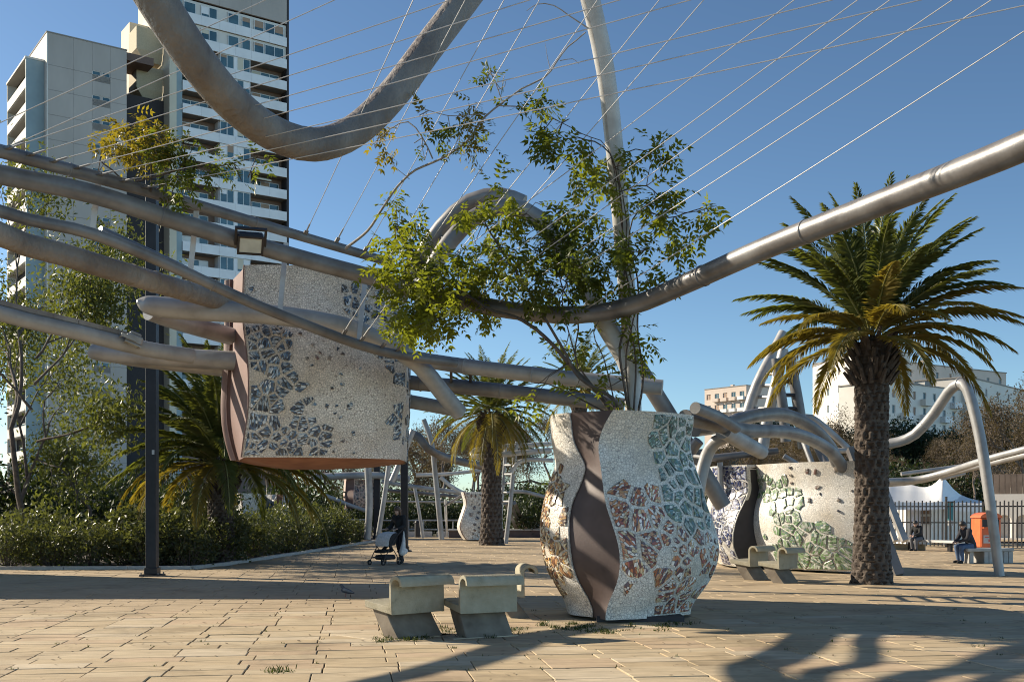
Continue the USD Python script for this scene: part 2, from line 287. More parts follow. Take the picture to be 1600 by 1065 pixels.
EX, EY = A3(.9898, .1425, 0), A3(-.1425, .9898, 0)
pv = thing('paving', None, None, kind='structure')
BED = [(-40, 31.5), Gd(0, 890)[:2], Gd(300, 889)[:2], Gd(360, 882)[:2], Gd(450, 868)[:2], Gd(520, 857)[:2], Gd(585, 846)[:2], (-9.0, 72), (-40, 72)]
bedpoly = Polygon(BED)
PW, TOP = .76, .012
sel, b0, rj = [], 4.0, random.Random(17)
while b0 < 72:
    PH = rj.choice((.36, .36, .36, .70)); b = b0 + PH / 2; b0 += PH; off = rj.choice((0, .11, 0, .11, .38)) + rj.uniform(-.015, .015)
    for ic in range(-70, 90):
        aa = ic * PW + off; c = EX * aa + EY * b
        lim = .50 * c[1] + 2.5
        if 7.0 < c[1] < 70 and -lim < c[0] < lim and not bedpoly.contains(Point(c[0], c[1])): sel.append((c[1], aa, b, c[0], PH))
inview = sorted([s for s in sel if s[0] > 10.35 and abs(s[3]) < .462 * s[0]])[:300]
near = set(inview); rest = [s for s in sel if s not in near]
def paver(aa, b, PH, rs):
    w, h = PW - .010 - rs.random() * .008, PH - .003 - rs.random() ** 3 * .008; dz = rs.gauss(0, .0022); tx, ty = rs.gauss(0, .003), rs.gauss(0, .003); bv = .005
    v = []
    for z, ins in ((-.04, 0), (TOP - bv, 0), (TOP, bv)):
        for sx, sy in ((-1, -1), (1, -1), (1, 1), (-1, 1)):
            x, y = sx * (w / 2 - ins), sy * (h / 2 - ins); v.append(EX * (aa + x) + EY * (b + y) + A3(0, 0, z + (dz + tx * x + ty * y if z > 0 else 0)))
    f = [[8, 9, 10, 11]] + [[k, (k + 1) % 4, 4 + (k + 1) % 4, 4 + k] for k in range(4)] + [[4 + k, 4 + (k + 1) % 4, 8 + (k + 1) % 4, 8 + k] for k in range(4)]
    return np.array(v), np.array(f)
rs = random.Random(3)
for s in inview: part('paver', paver(s[1], s[2], s[4], rs), PAV[rs.choice((0, 0, 0, 1, 1, 1, 2, 2, 3))], pv)
mb = MB()
for s in rest: mb.add(*paver(s[1], s[2], s[4], rs))
paver_mix = stained('paver_mix', [(0, (.395, .30, .185)), (.4, (.435, .335, .21)), (.7, (.445, .325, .205)), (1, (.485, .40, .275))], True)
part('farther_pavers', mb, paver_mix, pv, kind='stuff')
part('joint_bed', MB().add([[-60, 3, -.004], [60, 3, -.004], [60, 71, -.004], [-60, 71, -.004]], [[0, 1, 2, 3]]), joint_sand, pv)
bp = np.array(bedpoly.exterior.coords)[:-1]
tri = trimesh.creation.triangulate_polygon(bedpoly, engine='earcut')
sv = np.column_stack([tri[0], np.full(len(tri[0]), .05)])
part('planting_bed', (sv, tri[1]), soil, kind='structure')
kb = thing('bed_kerb', None, None, kind='structure')
kp = [A3(*q, 0) for q in BED[1:7]]
for a_, b_ in zip(kp[:-1], kp[1:]):
    nseg = max(1, int(np.linalg.norm(b_ - a_) / 1.6))
    for k in range(nseg): part('kerb_stone', MB().bar(a_ + (b_ - a_) * (k + .004) / nseg + A3(0, 0, .03), a_ + (b_ - a_) * (k + .996) / nseg + A3(0, 0, .03), .16, .14), grey_stone, kb)

# tufts of weeds in the joints round the benches and the planter
mb = MB()
def tuft(p, n, hgt, spread):
    for _ in range(n):
        b0 = p + A3(R.gauss(0, spread), R.gauss(0, spread), TOP - .004); an = R.random() * 6.28; l = hgt * (.4 + R.random() * .8); lean = A3(math.cos(an), math.sin(an), 0) * l * R.uniform(.2, .9)
        sd = A3(-math.sin(an), math.cos(an), 0) * .006
        mb.add([b0 - sd, b0 + sd, b0 + lean * .5 + A3(0, 0, l * .7) + sd * .8, b0 + lean + A3(0, 0, l)], [[0, 1, 2], [0, 2, 3]])
for (u0, v0, u1, v1, n) in ((585, 1002, 670, 996, 34), (640, 992, 720, 984, 16), (700, 992, 800, 986, 34), (735, 975, 830, 990, 14), (885, 978, 960, 988, 30), (960, 986, 1080, 976, 16), (395, 1052, 470, 1048, 7), (840, 975, 890, 985, 12)):
    for _ in range(n):
        t = R.random(); tuft(Gd(u0 + (u1 - u0) * t, v0 + (v1 - v0) * t + R.gauss(0, 3)), R.randint(8, 26), R.uniform(.02, .06), .045)
for _ in range(90):
    s = R.choice(inview); tuft(EX * (s[1] + R.choice((-.4, .4, R.uniform(-.4, .4)))) + EY * (s[2] + s[4] / 2), R.randint(2, 6), .03, .02)
part('joint_weeds', mb, grass_leaf, label='low green weeds and dry grass growing out of the paving joints', cat='weeds', kind='stuff')
# fallen leaves lying on the paving
mb = MB()
for _ in range(420):
    q = Gd(R.uniform(0, 1600), R.choice((R.uniform(900, 1064), R.uniform(940, 1010)))); an = R.random() * 6.28; l = R.uniform(.015, .04); e = A3(math.cos(an), math.sin(an), R.uniform(-.2, .2)) * l; w = A3(-math.sin(an), math.cos(an), R.uniform(-.3, .3)) * l * .4
    q = q + A3(0, 0, TOP + .011); mb.add([q - e, q + w, q + e, q - w], [[0, 1, 2], [0, 2, 3]])
part('fallen_leaves', mb, dry_leaf, label='small dry brown leaves scattered over the tan paving', cat='leaves', kind='stuff')

# ------------------------------------------------------------------ buildings
beige_wall = noisy('beige_wall', [(.3, (.35, .315, .285)), (.7, (.45, .405, .37))], .25, .85, 0, .25, 6, .01, stretch=(1, 1, .35))
cream_wall = noisy('cream_wall', [(.3, (.52, .47, .37)), (.7, (.60, .55, .44))], .3, .85)
white_wall = noisy('white_wall', [(.3, (.56, .53, .49)), (.7, (.66, .63, .58))], .3, .8)
parapet_white = noisy('parapet_white', [(.3, (.66, .66, .67)), (.7, (.77, .77, .78))], .5, .7)
teal_panel = noisy('teal_panel', [(.3, (.22, .29, .32)), (.7, (.28, .36, .39))], .4, .6)
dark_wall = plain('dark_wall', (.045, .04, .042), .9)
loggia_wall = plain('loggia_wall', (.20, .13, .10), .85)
frame_white = plain('frame_white', (.62, .63, .63), .5)
window_glass = noisy('window_glass', [(.35, (.025, .06, .075)), (.6, (.06, .12, .14))], .35, .06, 0, spec=.8)
pink_wall = noisy('pink_wall', [(.3, (.52, .43, .36)), (.7, (.59, .50, .43))], .2, .85)
roof_grey = plain('roof_grey', (.25, .23, .21), .9)
shutter = plain('shutter', (.33, .22, .15), .7)

EXB, EYB = A3(.815, .580, 0), A3(-.580, .815, 0)
# left block: its corner is 140 m off
C0 = P(75, CY, 140); C0[2] = 0; fr = frame(C0, EXB, EYB); ztop = 61.3
b1 = thing('apartment_block', 'beige panel apartment block with paired windows and stepped corner, left of the tower', 'building', C0)
part('core', MB().box((.03, .12, 0), (9.67, 22, ztop - .05), fr), dark_wall, b1)
part('side_wall', MB().box((-.14, .003, 0), (-.003, 21.9, ztop - .02), fr), white_wall, b1)
fl = 3.10
for k in range(20):
    z1 = ztop - .9 - k * fl; wz1, wz0 = z1 - .85 - 1.75, z1 - .85 - 1.75 - 1.35   # window band of this storey
    top = ztop if k == 0 else z1
    for x0, x1 in ((0, 3.0), (3.02, 5.38), (7.62, 9.7)):
        part('wall_panel', MB().box((x0, 0, z1 - fl + .03), (x1, .115, top), fr), beige_wall, b1)
    part('wall_panel', MB().box((5.40, 0, wz1), (7.60, .115, top), fr), beige_wall, b1)
    part('wall_panel', MB().box((5.40, 0, z1 - fl + .03), (7.60, .115, wz0), fr), beige_wall, b1)
    part('wall_panel', MB().box((6.38, .002, wz0), (6.62, .115, wz1), fr), beige_wall, b1)
    for x0, x1 in ((5.40, 6.38), (6.62, 7.60)):
        mb = MB(); [mb.box(*q, fr) for q in (((x0, .06, wz0), (x0 + .06, .119, wz1)), ((x1 - .06, .06, wz0), (x1, .119, wz1)), ((x0 + .06, .06, wz1 - .06), (x1 - .06, .119, wz1)), ((x0 + .06, .06, wz0), (x1 - .06, .119, wz0 + .06)))]
        w = part('window', mb, frame_white, b1)
        part('pane', MB().box((x0 + .06, .09, wz0 + .06), (x1 - .06, .118, wz1 - .06), fr), window_glass, w)
part('coping', MB().box((-.2, -.06, ztop + .005), (9.76, 22, ztop + .16), fr), roof_grey, b1)
# wing with balconies on its left flank
ws, wp = 1.3, 2.3; wt = 58.0
part('wing_wall', MB().box((-wp, ws, 0), (-.16, ws + .25, wt), fr), teal_panel, b1)
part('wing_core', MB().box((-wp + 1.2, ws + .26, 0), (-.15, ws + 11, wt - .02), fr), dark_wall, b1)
part('wing_roof', MB().box((-wp - .12, ws - .06, wt + .004), (-.14, ws + 11.2, wt + .25), fr), white_wall, b1)
for k in range(16):
    z = wt - 1.0 - k * fl
    part('balcony', MB().box((-wp, ws + .27, z - fl + .55), (-wp + .12, ws + 11, z - fl + 1.75), fr).box((-wp + .122, ws + .27, z - fl + .45), (-wp + 1.19, ws + 11, z - fl + .60), fr), white_wall, b1)
    for q in range(2):
        y0 = ws + 1.2 + q * 4.8
        w = part('window', MB().box((-wp + 1.13, y0, z - fl + .62), (-wp + 1.195, y0 + 2.6, z - .7), fr), frame_white, b1)
        part('pane', MB().box((-wp + 1.10, y0 + .1, z - fl + .75), (-wp + 1.125, y0 + 1.25, z - .8), fr).box((-wp + 1.10, y0 + 1.35, z - fl + .75), (-wp + 1.125, y0 + 2.5, z - .8), fr), window_glass, w)
part('wing_end', MB().box((-wp + .002, ws + 11.01, 0), (-.15, ws + 11.2, wt - .01), fr), white_wall, b1)
# stair bays in the dark gap
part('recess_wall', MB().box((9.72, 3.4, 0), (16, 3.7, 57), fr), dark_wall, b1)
part('stair_canopy', MB().box((8.2, 1.2, 60.6), (13.6, 6.0, 61.6), fr), plain('canopy_brown', (.14, .09, .07), .8), b1)
# tower
K0 = P(265, CY, 150); K0[2] = 0; ft = frame(K0, EXB, EYB); TT = 84.0
b2 = thing('tower_block', 'tall white residential tower with long balcony bands and teal windows, right of the beige block', 'building', K0)
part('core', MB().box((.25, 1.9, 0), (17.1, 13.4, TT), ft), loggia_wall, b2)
part('side_wall', MB().box((-.02, -.02, 0), (.24, 13.6, TT), ft), cream_wall, b2)
part('corner_pier', MB().box((.25, 0, 0), (.95, 1.89, TT - .01), ft), cream_wall, b2)
part('corner_pier', MB().box((.96, .12, 0), (1.75, 1.89, TT - .01), ft), teal_panel, b2)
part('end_pier', MB().box((16.85, .05, 0), (17.2, 13.4, TT - .01), ft), dark_wall, b2)
FZ = 70.9
for x0, x1 in ((1.77, 6.9), (6.92, 11.5), (11.52, 16.83)):
    part('fascia_panel', MB().box((x0, -.05, FZ), (x1, .30, FZ + 6), ft), beige_wall, b2)
def glazed(x0, x1, y, z0, z1, n, fw=.09):
    mb, w = MB(), (x1 - x0) / n
    for k in range(n + 1): mb.box((x0 + k * w - fw / 2, y, z0), (x0 + k * w + fw / 2, y + .10, z1), ft)
    for k in range(n): mb.box((x0 + k * w + fw / 2, y + .002, z0), (x0 + (k + 1) * w - fw / 2, y + .098, z0 + fw), ft).box((x0 + k * w + fw / 2, y + .002, z1 - fw), (x0 + (k + 1) * w - fw / 2, y + .098, z1), ft)
    q = part('window', mb, frame_white, b2)
    for k in range(n):
        if R.random() < .38: part('blind', MB().box((x0 + k * w + fw / 2 + .004, y + .022, z1 - fw - (z1 - z0) * R.uniform(.15, .85)), (x0 + (k + 1) * w - fw / 2 - .004, y + .034, z1 - fw - .004), ft), R.choice((parapet_white, cream_wall, shutter)), q)
        part('pane', MB().box((x0 + k * w + fw / 2, y + .04, z0 + fw), (x0 + (k + 1) * w - fw / 2, y + .06, z1 - fw), ft), window_glass, q)
for k in range(-12, 6):
    zp = 53.4 + fl * k
    for x0, x1 in ((1.77, 4.4), (4.42, 6.9), (6.92, 9.2), (9.22, 11.5), (11.52, 14.2), (14.22, 16.83)):
        part('parapet', MB().box((x0, -.08, zp - 1.28), (x1, .06, zp), ft), parapet_white, b2)
    part('floor_slab', MB().box((1.76, .07, zp - 1.29), (16.84, 1.89, zp - 1.08), ft), roof_grey, b2)
    if k < 4:
        part('bay_wall', MB().box((6.92, .3, zp - 1.06), (7.05, 1.88, zp + 1.80), ft).box((11.37, .3, zp - 1.06), (11.5, 1.88, zp + 1.80), ft), parapet_white, b2)
        glazed(7.06, 9.0, .07, zp - .3, zp + 1.80, 2); glazed(9.5, 11.36, .07, zp - .3, zp + 1.80, 2)
        part('bay_wall', MB().box((9.05, .08, zp - 1.06), (9.45, .25, zp + 1.80), ft), parapet_white, b2)
        glazed(2.2, 5.9, 1.70, zp - 1.05, zp + 1.2, 3); glazed(12.3, 16.3, 1.70, zp - 1.05, zp + 1.2, 3)
        if R.random() < .5: part('cooling_unit', MB().box((R.choice((5.2, 12.0)), 1.2, zp - .2), (R.choice((5.2,)) + .0 + .8, 1.6, zp + .4), ft) if False else MB().box((15.6, 1.25, zp - .15), (16.4, 1.6, zp + .45), ft, .03), frame_white, b2)
        if R.random() < .35: x_ = R.choice((2.1, 12.2)); part('awning', MB().add(ft(np.array([[x_, 1.6, zp + 1.75], [x_ + 2.4, 1.6, zp + 1.75], [x_ + 2.4, .2, zp + 1.15], [x_, .2, zp + 1.15], [x_ + 2.4, .2, zp + .95], [x_, .2, zp + .95]])), [[0, 1, 2, 3], [3, 2, 4, 5]]), R.choice((L + 'bay_0', cream_wall)) if k > -12 and stage.GetPrimAtPath(L + 'bay_0') else cream_wall, b2)
    else:
        for x0, x1, n in ((2.0, 3.6, 1), (4.4, 6.6, 2), (8.2, 9.7, 1), (10.2, 11.4, 1), (12.0, 13.4, 1), (13.6, 16.4, 2)): glazed(x0, x1, .10, zp + .02, zp + 1.5, n)
        part('bay_wall', MB().box((1.77, .22, zp - 1.06), (16.83, .4, zp + 1.80), ft), white_wall, b2)
# stepped stair bays against the tower's flank
for k in range(9):
    z = 63.5 - k * 5.2
    part('stair_bay', MB().add(ft(np.array([[-3.6, 2.6, z], [-.05, 2.6, z], [-.05, 6, z], [-3.6, 6, z], [-3.6, 2.6, z + 3.0], [-.05, 2.6, z + 3.0], [-.05, 6, z + 3.0], [-3.6, 6, z + 3.0], [-2.4, 3.2, z - 1.3], [-.05, 3.2, z - 1.3], [-.05, 6, z - 1.3], [-2.4, 6, z - 1.3]])),
         [[4, 5, 6, 7], [0, 1, 5, 4], [3, 0, 4, 7], [8, 9, 1, 0], [11, 8, 0, 3], [8, 11, 10, 9]]), plain(f'bay_{k}', (.42, .36, .25), .85) if k == 0 else L + 'bay_0', b2)
part('roof_house', MB().box((-2.6, 9, 0), (-.05, 13, 69.5), ft), cream_wall, b2)

def apartments(name, label, u0, d0, u1, d1, zb, zt, cols, floors, wall, depth=9, win=(.9, 1.25), balc=(), par=.7, group=None, label_roof=None):
    """A far block whose front runs from pixel column u0 (d0 off) to u1 (d1 off); each window is set into a real opening."""
    a, b = P(u0, CY, d0), P(u1, CY, d1); a[2] = b[2] = 0; ex = b - a; W = np.linalg.norm(ex); ex = ex / W; ey = A3(-ex[1], ex[0], 0)
    f = frame(a, ex, ey); t = thing(name, label, 'building', a)
    fh = (zt - par - zb) / floors; ww, wh = win; ww = min(ww, W / cols * .6)
    part('core', MB().box((.02, .24, zb - 9), (W - .02, depth, zt - .02), f), wall, t)
    m = MB(); m.box((0, 0, zt - par), (W, .23, zt), f).box((0, 0, zb - 9), (W, .23, zb), f)
    for k in range(floors):
        z0 = zb + k * fh; m.box((0, .001, z0), (W, .23, z0 + .85), f).box((0, .001, z0 + .85 + wh), (W, .23, z0 + fh), f)
        for c in range(cols + 1):
            x0 = 0 if c == 0 else (c - .5) * W / cols + ww / 2; x1 = W if c == cols else (c + .5) * W / cols - ww / 2
            m.box((x0, .002, z0 + .85), (x1, .23, z0 + .85 + wh), f)
        for c in range(cols):
            xc = (c + .5) * W / cols; z = z0 + .85
            w = part('window', MB().box((xc - ww / 2, .12, z), (xc - ww / 2 + .08, .22, z + wh), f).box((xc + ww / 2 - .08, .12, z), (xc + ww / 2, .22, z + wh), f).box((xc - .03, .13, z), (xc + .03, .21, z + wh), f), frame_white, t)
            part('pane', MB().box((xc - ww / 2 + .08, .18, z), (xc + ww / 2 - .08, .2, z + wh), f), window_glass if R.random() < .7 else shutter, w)
            if (k, c) in balc or c in balc:
                part('balcony', MB().box((xc - 1.1, -.9, z0 + .0), (xc + 1.1, -.002, z0 + .14), f).box((xc - 1.1, -.9, z0 + .142), (xc + 1.1, -.84, z0 + 1.0), f).box((xc - 1.1, -.838, z0 + .142), (xc - 1.04, -.003, z0 + 1.0), f).box((xc + 1.04, -.838, z0 + .142), (xc + 1.1, -.003, z0 + 1.0), f), frame_white if R.random() < .6 else wall, t)
    part('wall', m, wall, t)
    rf = part('roof', MB().box((-.12, -.12, zt + .003), (W + .12, depth + .1, zt + .2), f), roof_grey if label_roof is None else label_roof, t)
    for c in range(max(1, cols // 3)):
        x = (c + .5) * W / max(1, cols // 3); part('chimney', MB().box((x - .5, 3, zt + .203), (x + .4, 4, zt + 1.1 + .4 * (c % 2)), f), wall, rf)
    return t
zz = lambda v, d: EYE + (CY - v) / F * d
far_white = noisy('far_white', [(.3, (.58, .55, .49)), (.7, (.68, .65, .60))], .2, .85)
apartments('apartment_block', 'white apartment block with small square windows directly left behind the big palm trunk', 1270, 196, 1338, 178, zz(705, 186), zz(561, 186), 4, 5, far_white)
apartments('apartment_block', 'pinkish upper apartment block with brown roof edge rising behind the long white block', 1345, 215, 1572, 240, zz(660, 225), zz(569, 225), 11, 4, pink_wall, depth=12)
apartments('apartment_block', 'long white apartment block with balconies and laundry-size windows, right of the palm trunk', 1388, 172, 1512, 186, zz(706, 178), zz(603, 178), 8, 4, far_white, balc=((0, 1), (1, 1), (2, 1), (1, 3), (2, 3), (3, 3), (2, 5), (0, 5), (3, 6)))
apartments('apartment_block', 'white end block behind the tapering white arch at the far right', 1513, 184, 1600, 205, zz(700, 190), zz(596, 190), 5, 4, far_white, balc=((1, 1), (2, 3)))
apartments('apartment_block', 'small distant peach block with long balconies left of the ladder frame', 1101, 330, 1166, 318, zz(680, 325), zz(606, 325), 5, 4, pink_wall, depth=16, balc=(1, 2, 3, 4), win=(1.6, 1.6))

# flat-roofed building added off to the left, unseen, to cast a straight shadow
pb = A3(-40, 25.4, 0); t = thing('pavilion', 'unseen flat-roofed building added beyond the left edge to cast a straight shadow', 'building', pb); pf = lambda v: pb + np.asarray(v)
part('wall', MB().box((0, 0, 0), (25.0, 3.6, 7.0), pf), cream_wall, t); part('roof', MB().box((-.4, -.1, 7.002), (25.4, 3.9, 7.5), pf), roof_grey, t)
for k in range(5):
    w = part('window', MB().box((1 + k * 4.8, -.06, 1.2), (4.2 + k * 4.8, -.002, 4.4), pf), frame_white, t); part('pane', MB().box((1.1 + k * 4.8, -.08, 1.3), (4.1 + k * 4.8, -.062, 4.3), pf), window_glass, w)
part('door', MB().box((25.002, 1.0, .02), (25.06, 2.2, 2.3), pf), dark_wall, t)
# ------------------------------------------------------------------ tubular steel structures
def px(rows, step=.35): return spline([[*P(u, v, d), w] for u, v, d, w in rows], step)
def steel_tube(rows, mat, parent, name='tube', sides=20, seams=(), step=.3, label=None):
    s = px(rows, step); t = part(name, tube(s[:, :3], s[:, 3] / 2, sides), mat, parent, smooth=40, label=label)
    for q in seams:
        k = int(q * (len(s) - 2)); a, b = s[k, :3], s[k + 1, :3]; d = (b - a) / np.linalg.norm(b - a) * .018
        part('weld_ring', tube([a - d, a - d * .6, a + d * .6, a + d], [s[k, 3] / 2 - .004, s[k, 3] / 2 + .010, s[k, 3] / 2 + .010, s[k, 3] / 2 - .004], sides, False), mat, t, smooth=True)
    return s
def at_u(s, u):
    """Where a tube's centre line crosses photo column u."""
    pu = CX + F * s[:, 0] / s[:, 1]; k = int(np.argmin(np.abs(pu - u))); return s[k, :3]
def pix(p): return CX + F * p[0] / p[1], CY - F * (p[2] - EYE) / p[1]

pg = thing('tube_pergola', 'long grey tube pergola strung with cables, sweeping from the left edge up to the right', 'pergola', Gd(0, 985))
TA = steel_tube([(-260, 165, 12.0, .17), (0, 236, 14.6, .18), (250, 304, 16.2, .175), (450, 363, 18, .16), (610, 410, 19.5, .15)], steel, pg, seams=(.4, .55, .72))
TB = steel_tube([(-300, 215, 11.5, .26), (0, 273, 14.8, .265), (140, 302, 15.4, .265), (290, 350, 16.2, .262), (450, 398, 17, .26), (580, 433, 17.4, .26), (700, 466, 17.2, .26), (800, 485, 16.9, .26), (900, 492, 16.5, .26), (985, 478, 16.0, .265),
                 (1060, 448, 15.2, .268), (1200, 386, 13.6, .27), (1400, 308, 11.8, .275), (1600, 228, 10.2, .28), (1720, 165, 9.6, .28), (1800, 60, 9.6, .28), (1815, -90, 10, .28), (1770, -240, 10.6, .28), (1660, -370, 11.6, .28), (1400, -470, 12.5, .28), (1050, -480, 13.5, .28), (860, -330, 15, .28)],
                steel, pg, seams=(.105, .135, .18, .395, .47, .535), sides=24)
TC = steel_tube([(-300, 205, 11.4, .17), (0, 330, 14.6, .17), (150, 367, 15.4, .168), (300, 430, 16.4, .165), (400, 476, 17.0, .163), (560, 538, 18, .16), (640, 557, 18.6, .155), (712, 567, 19.2, .15)], steel, pg, seams=(.62,))
TD = steel_tube([(-300, 215, 11.2, .32), (0, 366, 14.6, .315), (100, 398, 15.4, .315), (240, 440, 16.6, .312), (345, 470, 18.2, .31), (375, 480, 19, .31)], hammered, pg, seams=(.72, .755, .85))
TD2 = steel_tube([(155, 362, 18.5, .21), (290, 425, 19.6, .21), (372, 470, 20.6, .21)], steel, pg)
for (u, v0, v1, d0, d1) in ((150, 282, 364, 15.7, 15.6), (303, 330, 428, 16.6, 16.5), (443, 380, 492, 17.9, 17.3), (566, 440, 540, 18.9, 18.1)):
    part('strut', MB().bar(P(u + 4, v0, d0), P(u - 6, v1, d1), .075, .03, up=(0, 1, 0)), white_paint, pg)
ext = [(1600, 228), (1720, 165), (1800, 60), (1815, -90), (1770, -240), (1660, -370), (1400, -470), (1050, -480), (860, -330)]
def cable(p0, u1, v1):
    """From p0 along the photo line to (u1, v1) on to where it meets the pergola's high return tube."""
    u0, v0 = pix(p0); best = None
    k0 = int(np.argmin(np.linalg.norm(TB[:, :3] - P(1600, 228, 10.2), axis=1)))
    for q in TB[k0:]:
        a, b = pix(q); c = (a - u0) * (v1 - v0) - (b - v0) * (u1 - u0)
        if best is not None and best[1] * c < 0: best = (q, c, True); break
        best = (q, c, False)
    e = best[0][:3] if best[2] else P(u0 + (u1 - u0) * 2.2, v0 + (v1 - v0) * 2.2, 11)
    l = np.linalg.norm(e - p0); t = np.linspace(0, 1, 9)[:, None]; pts = p0 + (e - p0) * t; pts[:, 2] -= (.012 * l * 4 * t * (1 - t) * .3)[:, 0]
    c = part('cable', tube(pts, .0062, 5), cable_steel, pg, smooth=True)
    d = (e - p0) / l; part('lug', MB().bar(p0 + d * .02, p0 + d * .17, .07, .022), steel, pg); part('turnbuckle', tube([p0 + d * .1, p0 + d * .14, p0 + d * .34, p0 + d * .38], [.006, .014, .014, .006], 6), pale_steel, c, smooth=40)
for u, u1, v1 in ((-60, 422, 0), (-5, 460, 25), (2, 688, 0), (30, 816, 0), (58, 1000, 1), (104, 1116, 0), (146, 1330, 0), (190, 1472, 0), (225, 1600, 11)):
    cable(at_u(TA, u), u1, v1)
for tb, u, u1, v1 in ((TA, 470, 644, 0), (TA, 520, 726, 0), (TA, 573, 795, 0), (TC, 545, 842, 0), (TC, 575, 943, 0), (TC, 590, 1051, 0), (TC, 612, 1125, 0), (TB, 640, 1267, 0), (TB, 690, 1346, 0), (TB, 730, 1414, 0), (TB, 770, 1497, 0), (TB, 800, 1567, 0), (TB, 850, 1600, 31), (TB, 905, 1600, 77)):
    cable(at_u(tb, u), u1, v1)
# gusset where the long tube meets the mast
ua = thing('arched_tube', 'huge U-shaped hammered steel tube looping down from the top edge, upper left', 'steel tube', P(490, 797, 15))
steel_tube([(120, -230, 12.4, .46), (200, -75, 12.6, .46), (262, 28, 12.9, .46), (312, 102, 13.3, .455), (362, 160, 13.9, .45), (424, 207, 14.6, .45), (490, 226, 15.2, .45), (552, 206, 15.8, .45), (612, 150, 16.4, .45), (676, 66, 17, .45), (745, -25, 17.6, .45), (830, -140, 18, .45)], hammered, ua, seams=(.93,), sides=28, step=.2)

ms = thing('mast', 'tall white curved mast rising out of the standing mosaic planter', 'mast', P(990, 797, 16.8))
TJ = steel_tube([(890, -120, 15.0, 0.270), (925, 10, 15.4, 0.266), (946, 110, 15.7, 0.261), (958, 210, 16.0, 0.257), (969, 330, 16.3, 0.252), (979, 450, 16.6, 0.252), (987, 560, 16.75, 0.248), (990, 660, 16.8, 0.248)], white_paint, ms, seams=(.55, .8))
steel_tube([(926, 470, 16.9, .30), (948, 510, 16.85, .30), (975, 560, 16.8, .26), (986, 596, 16.8, .2)], white_paint, ms, name='branch')

ar = thing('twin_arch', 'dark twin tube arch behind the climbing plant, its right foot behind the planter', 'steel arch', P(1040, 797, 24))
steel_tube([(622, 470, 25, .36), (648, 418, 24.8, .36), (690, 355, 24.6, .36), (735, 315, 24.4, .36), (782, 306, 24.2, .36), (818, 318, 24.1, .36)], steel, ar)
steel_tube([(650, 470, 23.4, .36), (690, 395, 23.4, .36), (738, 342, 23.4, .36), (790, 322, 23.4, .36), (842, 342, 23.5, .36), (890, 405, 23.6, .36), (940, 490, 23.7, .36), (995, 570, 23.8, .36), (1052, 660, 24, .36), (1130, 790, 24.2, .36)], steel, ar)
for q in range(4): part('spacer', MB().bar(P(668 + 22 * q, 442 - 38 * q + q * q * 3, 23.5), P(640 + 24 * q, 434 - 36 * q + q * q * 2, 24.6), .08, .05), steel, ar)

hp_d = 19.9
br = thing('bracket_tube', 'pale tube with an open slanted end wrapping round the front of the hanging pot', 'steel tube', P(214, 797, 18))
s = px([(214, 470, 17.9, .05), (222, 473, 17.95, .22), (240, 478, 18.0, .33), (300, 484, 18.1, .345), (380, 488, 18.25, .34), (450, 494, 18.35, .33), (530, 508, 18.5, .32), (600, 534, 18.8, .31), (655, 570, 19.2, .30), (690, 612, 19.5, .30), (718, 645, 19.8, .29)])
part('tube', tube(s[:, :3], s[:, 3] / 2, 22), pale_steel, br, smooth=40)
steel_tube([(232, 488, 18.6, .26), (280, 503, 19.2, .30), (360, 525, 20.2, .32)], pale_steel, br)
hr = thing('side_tube', 'pale horizontal tube with an open end poking left out of the hanging pot', 'steel tube', P(146, 797, 20))
steel_tube([(145, 548, 19.9, .28), (150, 549, 19.9, .30), (180, 553, 19.95, .32), (260, 558, 20, .34), (375, 564, 20.2, .35)], pale_steel, hr)
steel_tube([(148, 548, 20.2, .2), (200, 560, 20.4, .26), (375, 580, 20.6, .26)], pale_steel, hr)
for k, rows in enumerate(([(628, 556, 20.0, .27), (705, 569, 19.8, .27), (860, 588, 19.4, .27), (1035, 605, 19.0, .26)], [(600, 592, 20.6, .27), (635, 597, 20.6, .27), (760, 608, 20.4, .27), (975, 633, 20.0, .26)], [(600, 622, 21, .26), (640, 627, 21, .26), (722, 642, 20.8, .25)])):
    t = thing('brace_tube', ('upper pale tube with a rounded end running from the hanging pot to above the planter', 'middle dark tube running from the hanging pot to behind the planter', 'short lowest pale tube right of the hanging pot')[k], 'steel tube', P(640, 797, 20))
    steel_tube(rows, (pale_steel, steel, pale_steel)[k], t, seams=(.3, .6))
    if k < 2:
        for u in (705, 735): part('peg', MB().bar(P(u, 577, 20.0), P(u, 600, 20.45), .05, .05), steel, t)
gt = thing('gutter_tube', 'pale tube with a dark rail on top crossing the trees at the left edge', 'steel tube', P(0, 797, 17.2))
GT = steel_tube([(-900, 372, 11.0, .22), (-420, 398, 13.6, .22), (-150, 438, 16.2, .235), (0, 489, 17.3, .255), (120, 518, 18, .26), (228, 545, 18.8, .26), (300, 556, 19.4, .26)], pale_steel, gt)
seg = [q for q in GT if -330 < pix(q[:3])[0] < 200]
mb = MB()
for k in range(len(seg) - 1): mb.bar(seg[k][:3] + A3(0, 0, .155), seg[k + 1][:3] + A3(0, 0, .155), .15, .075)
part('rail', mb, steel, gt)

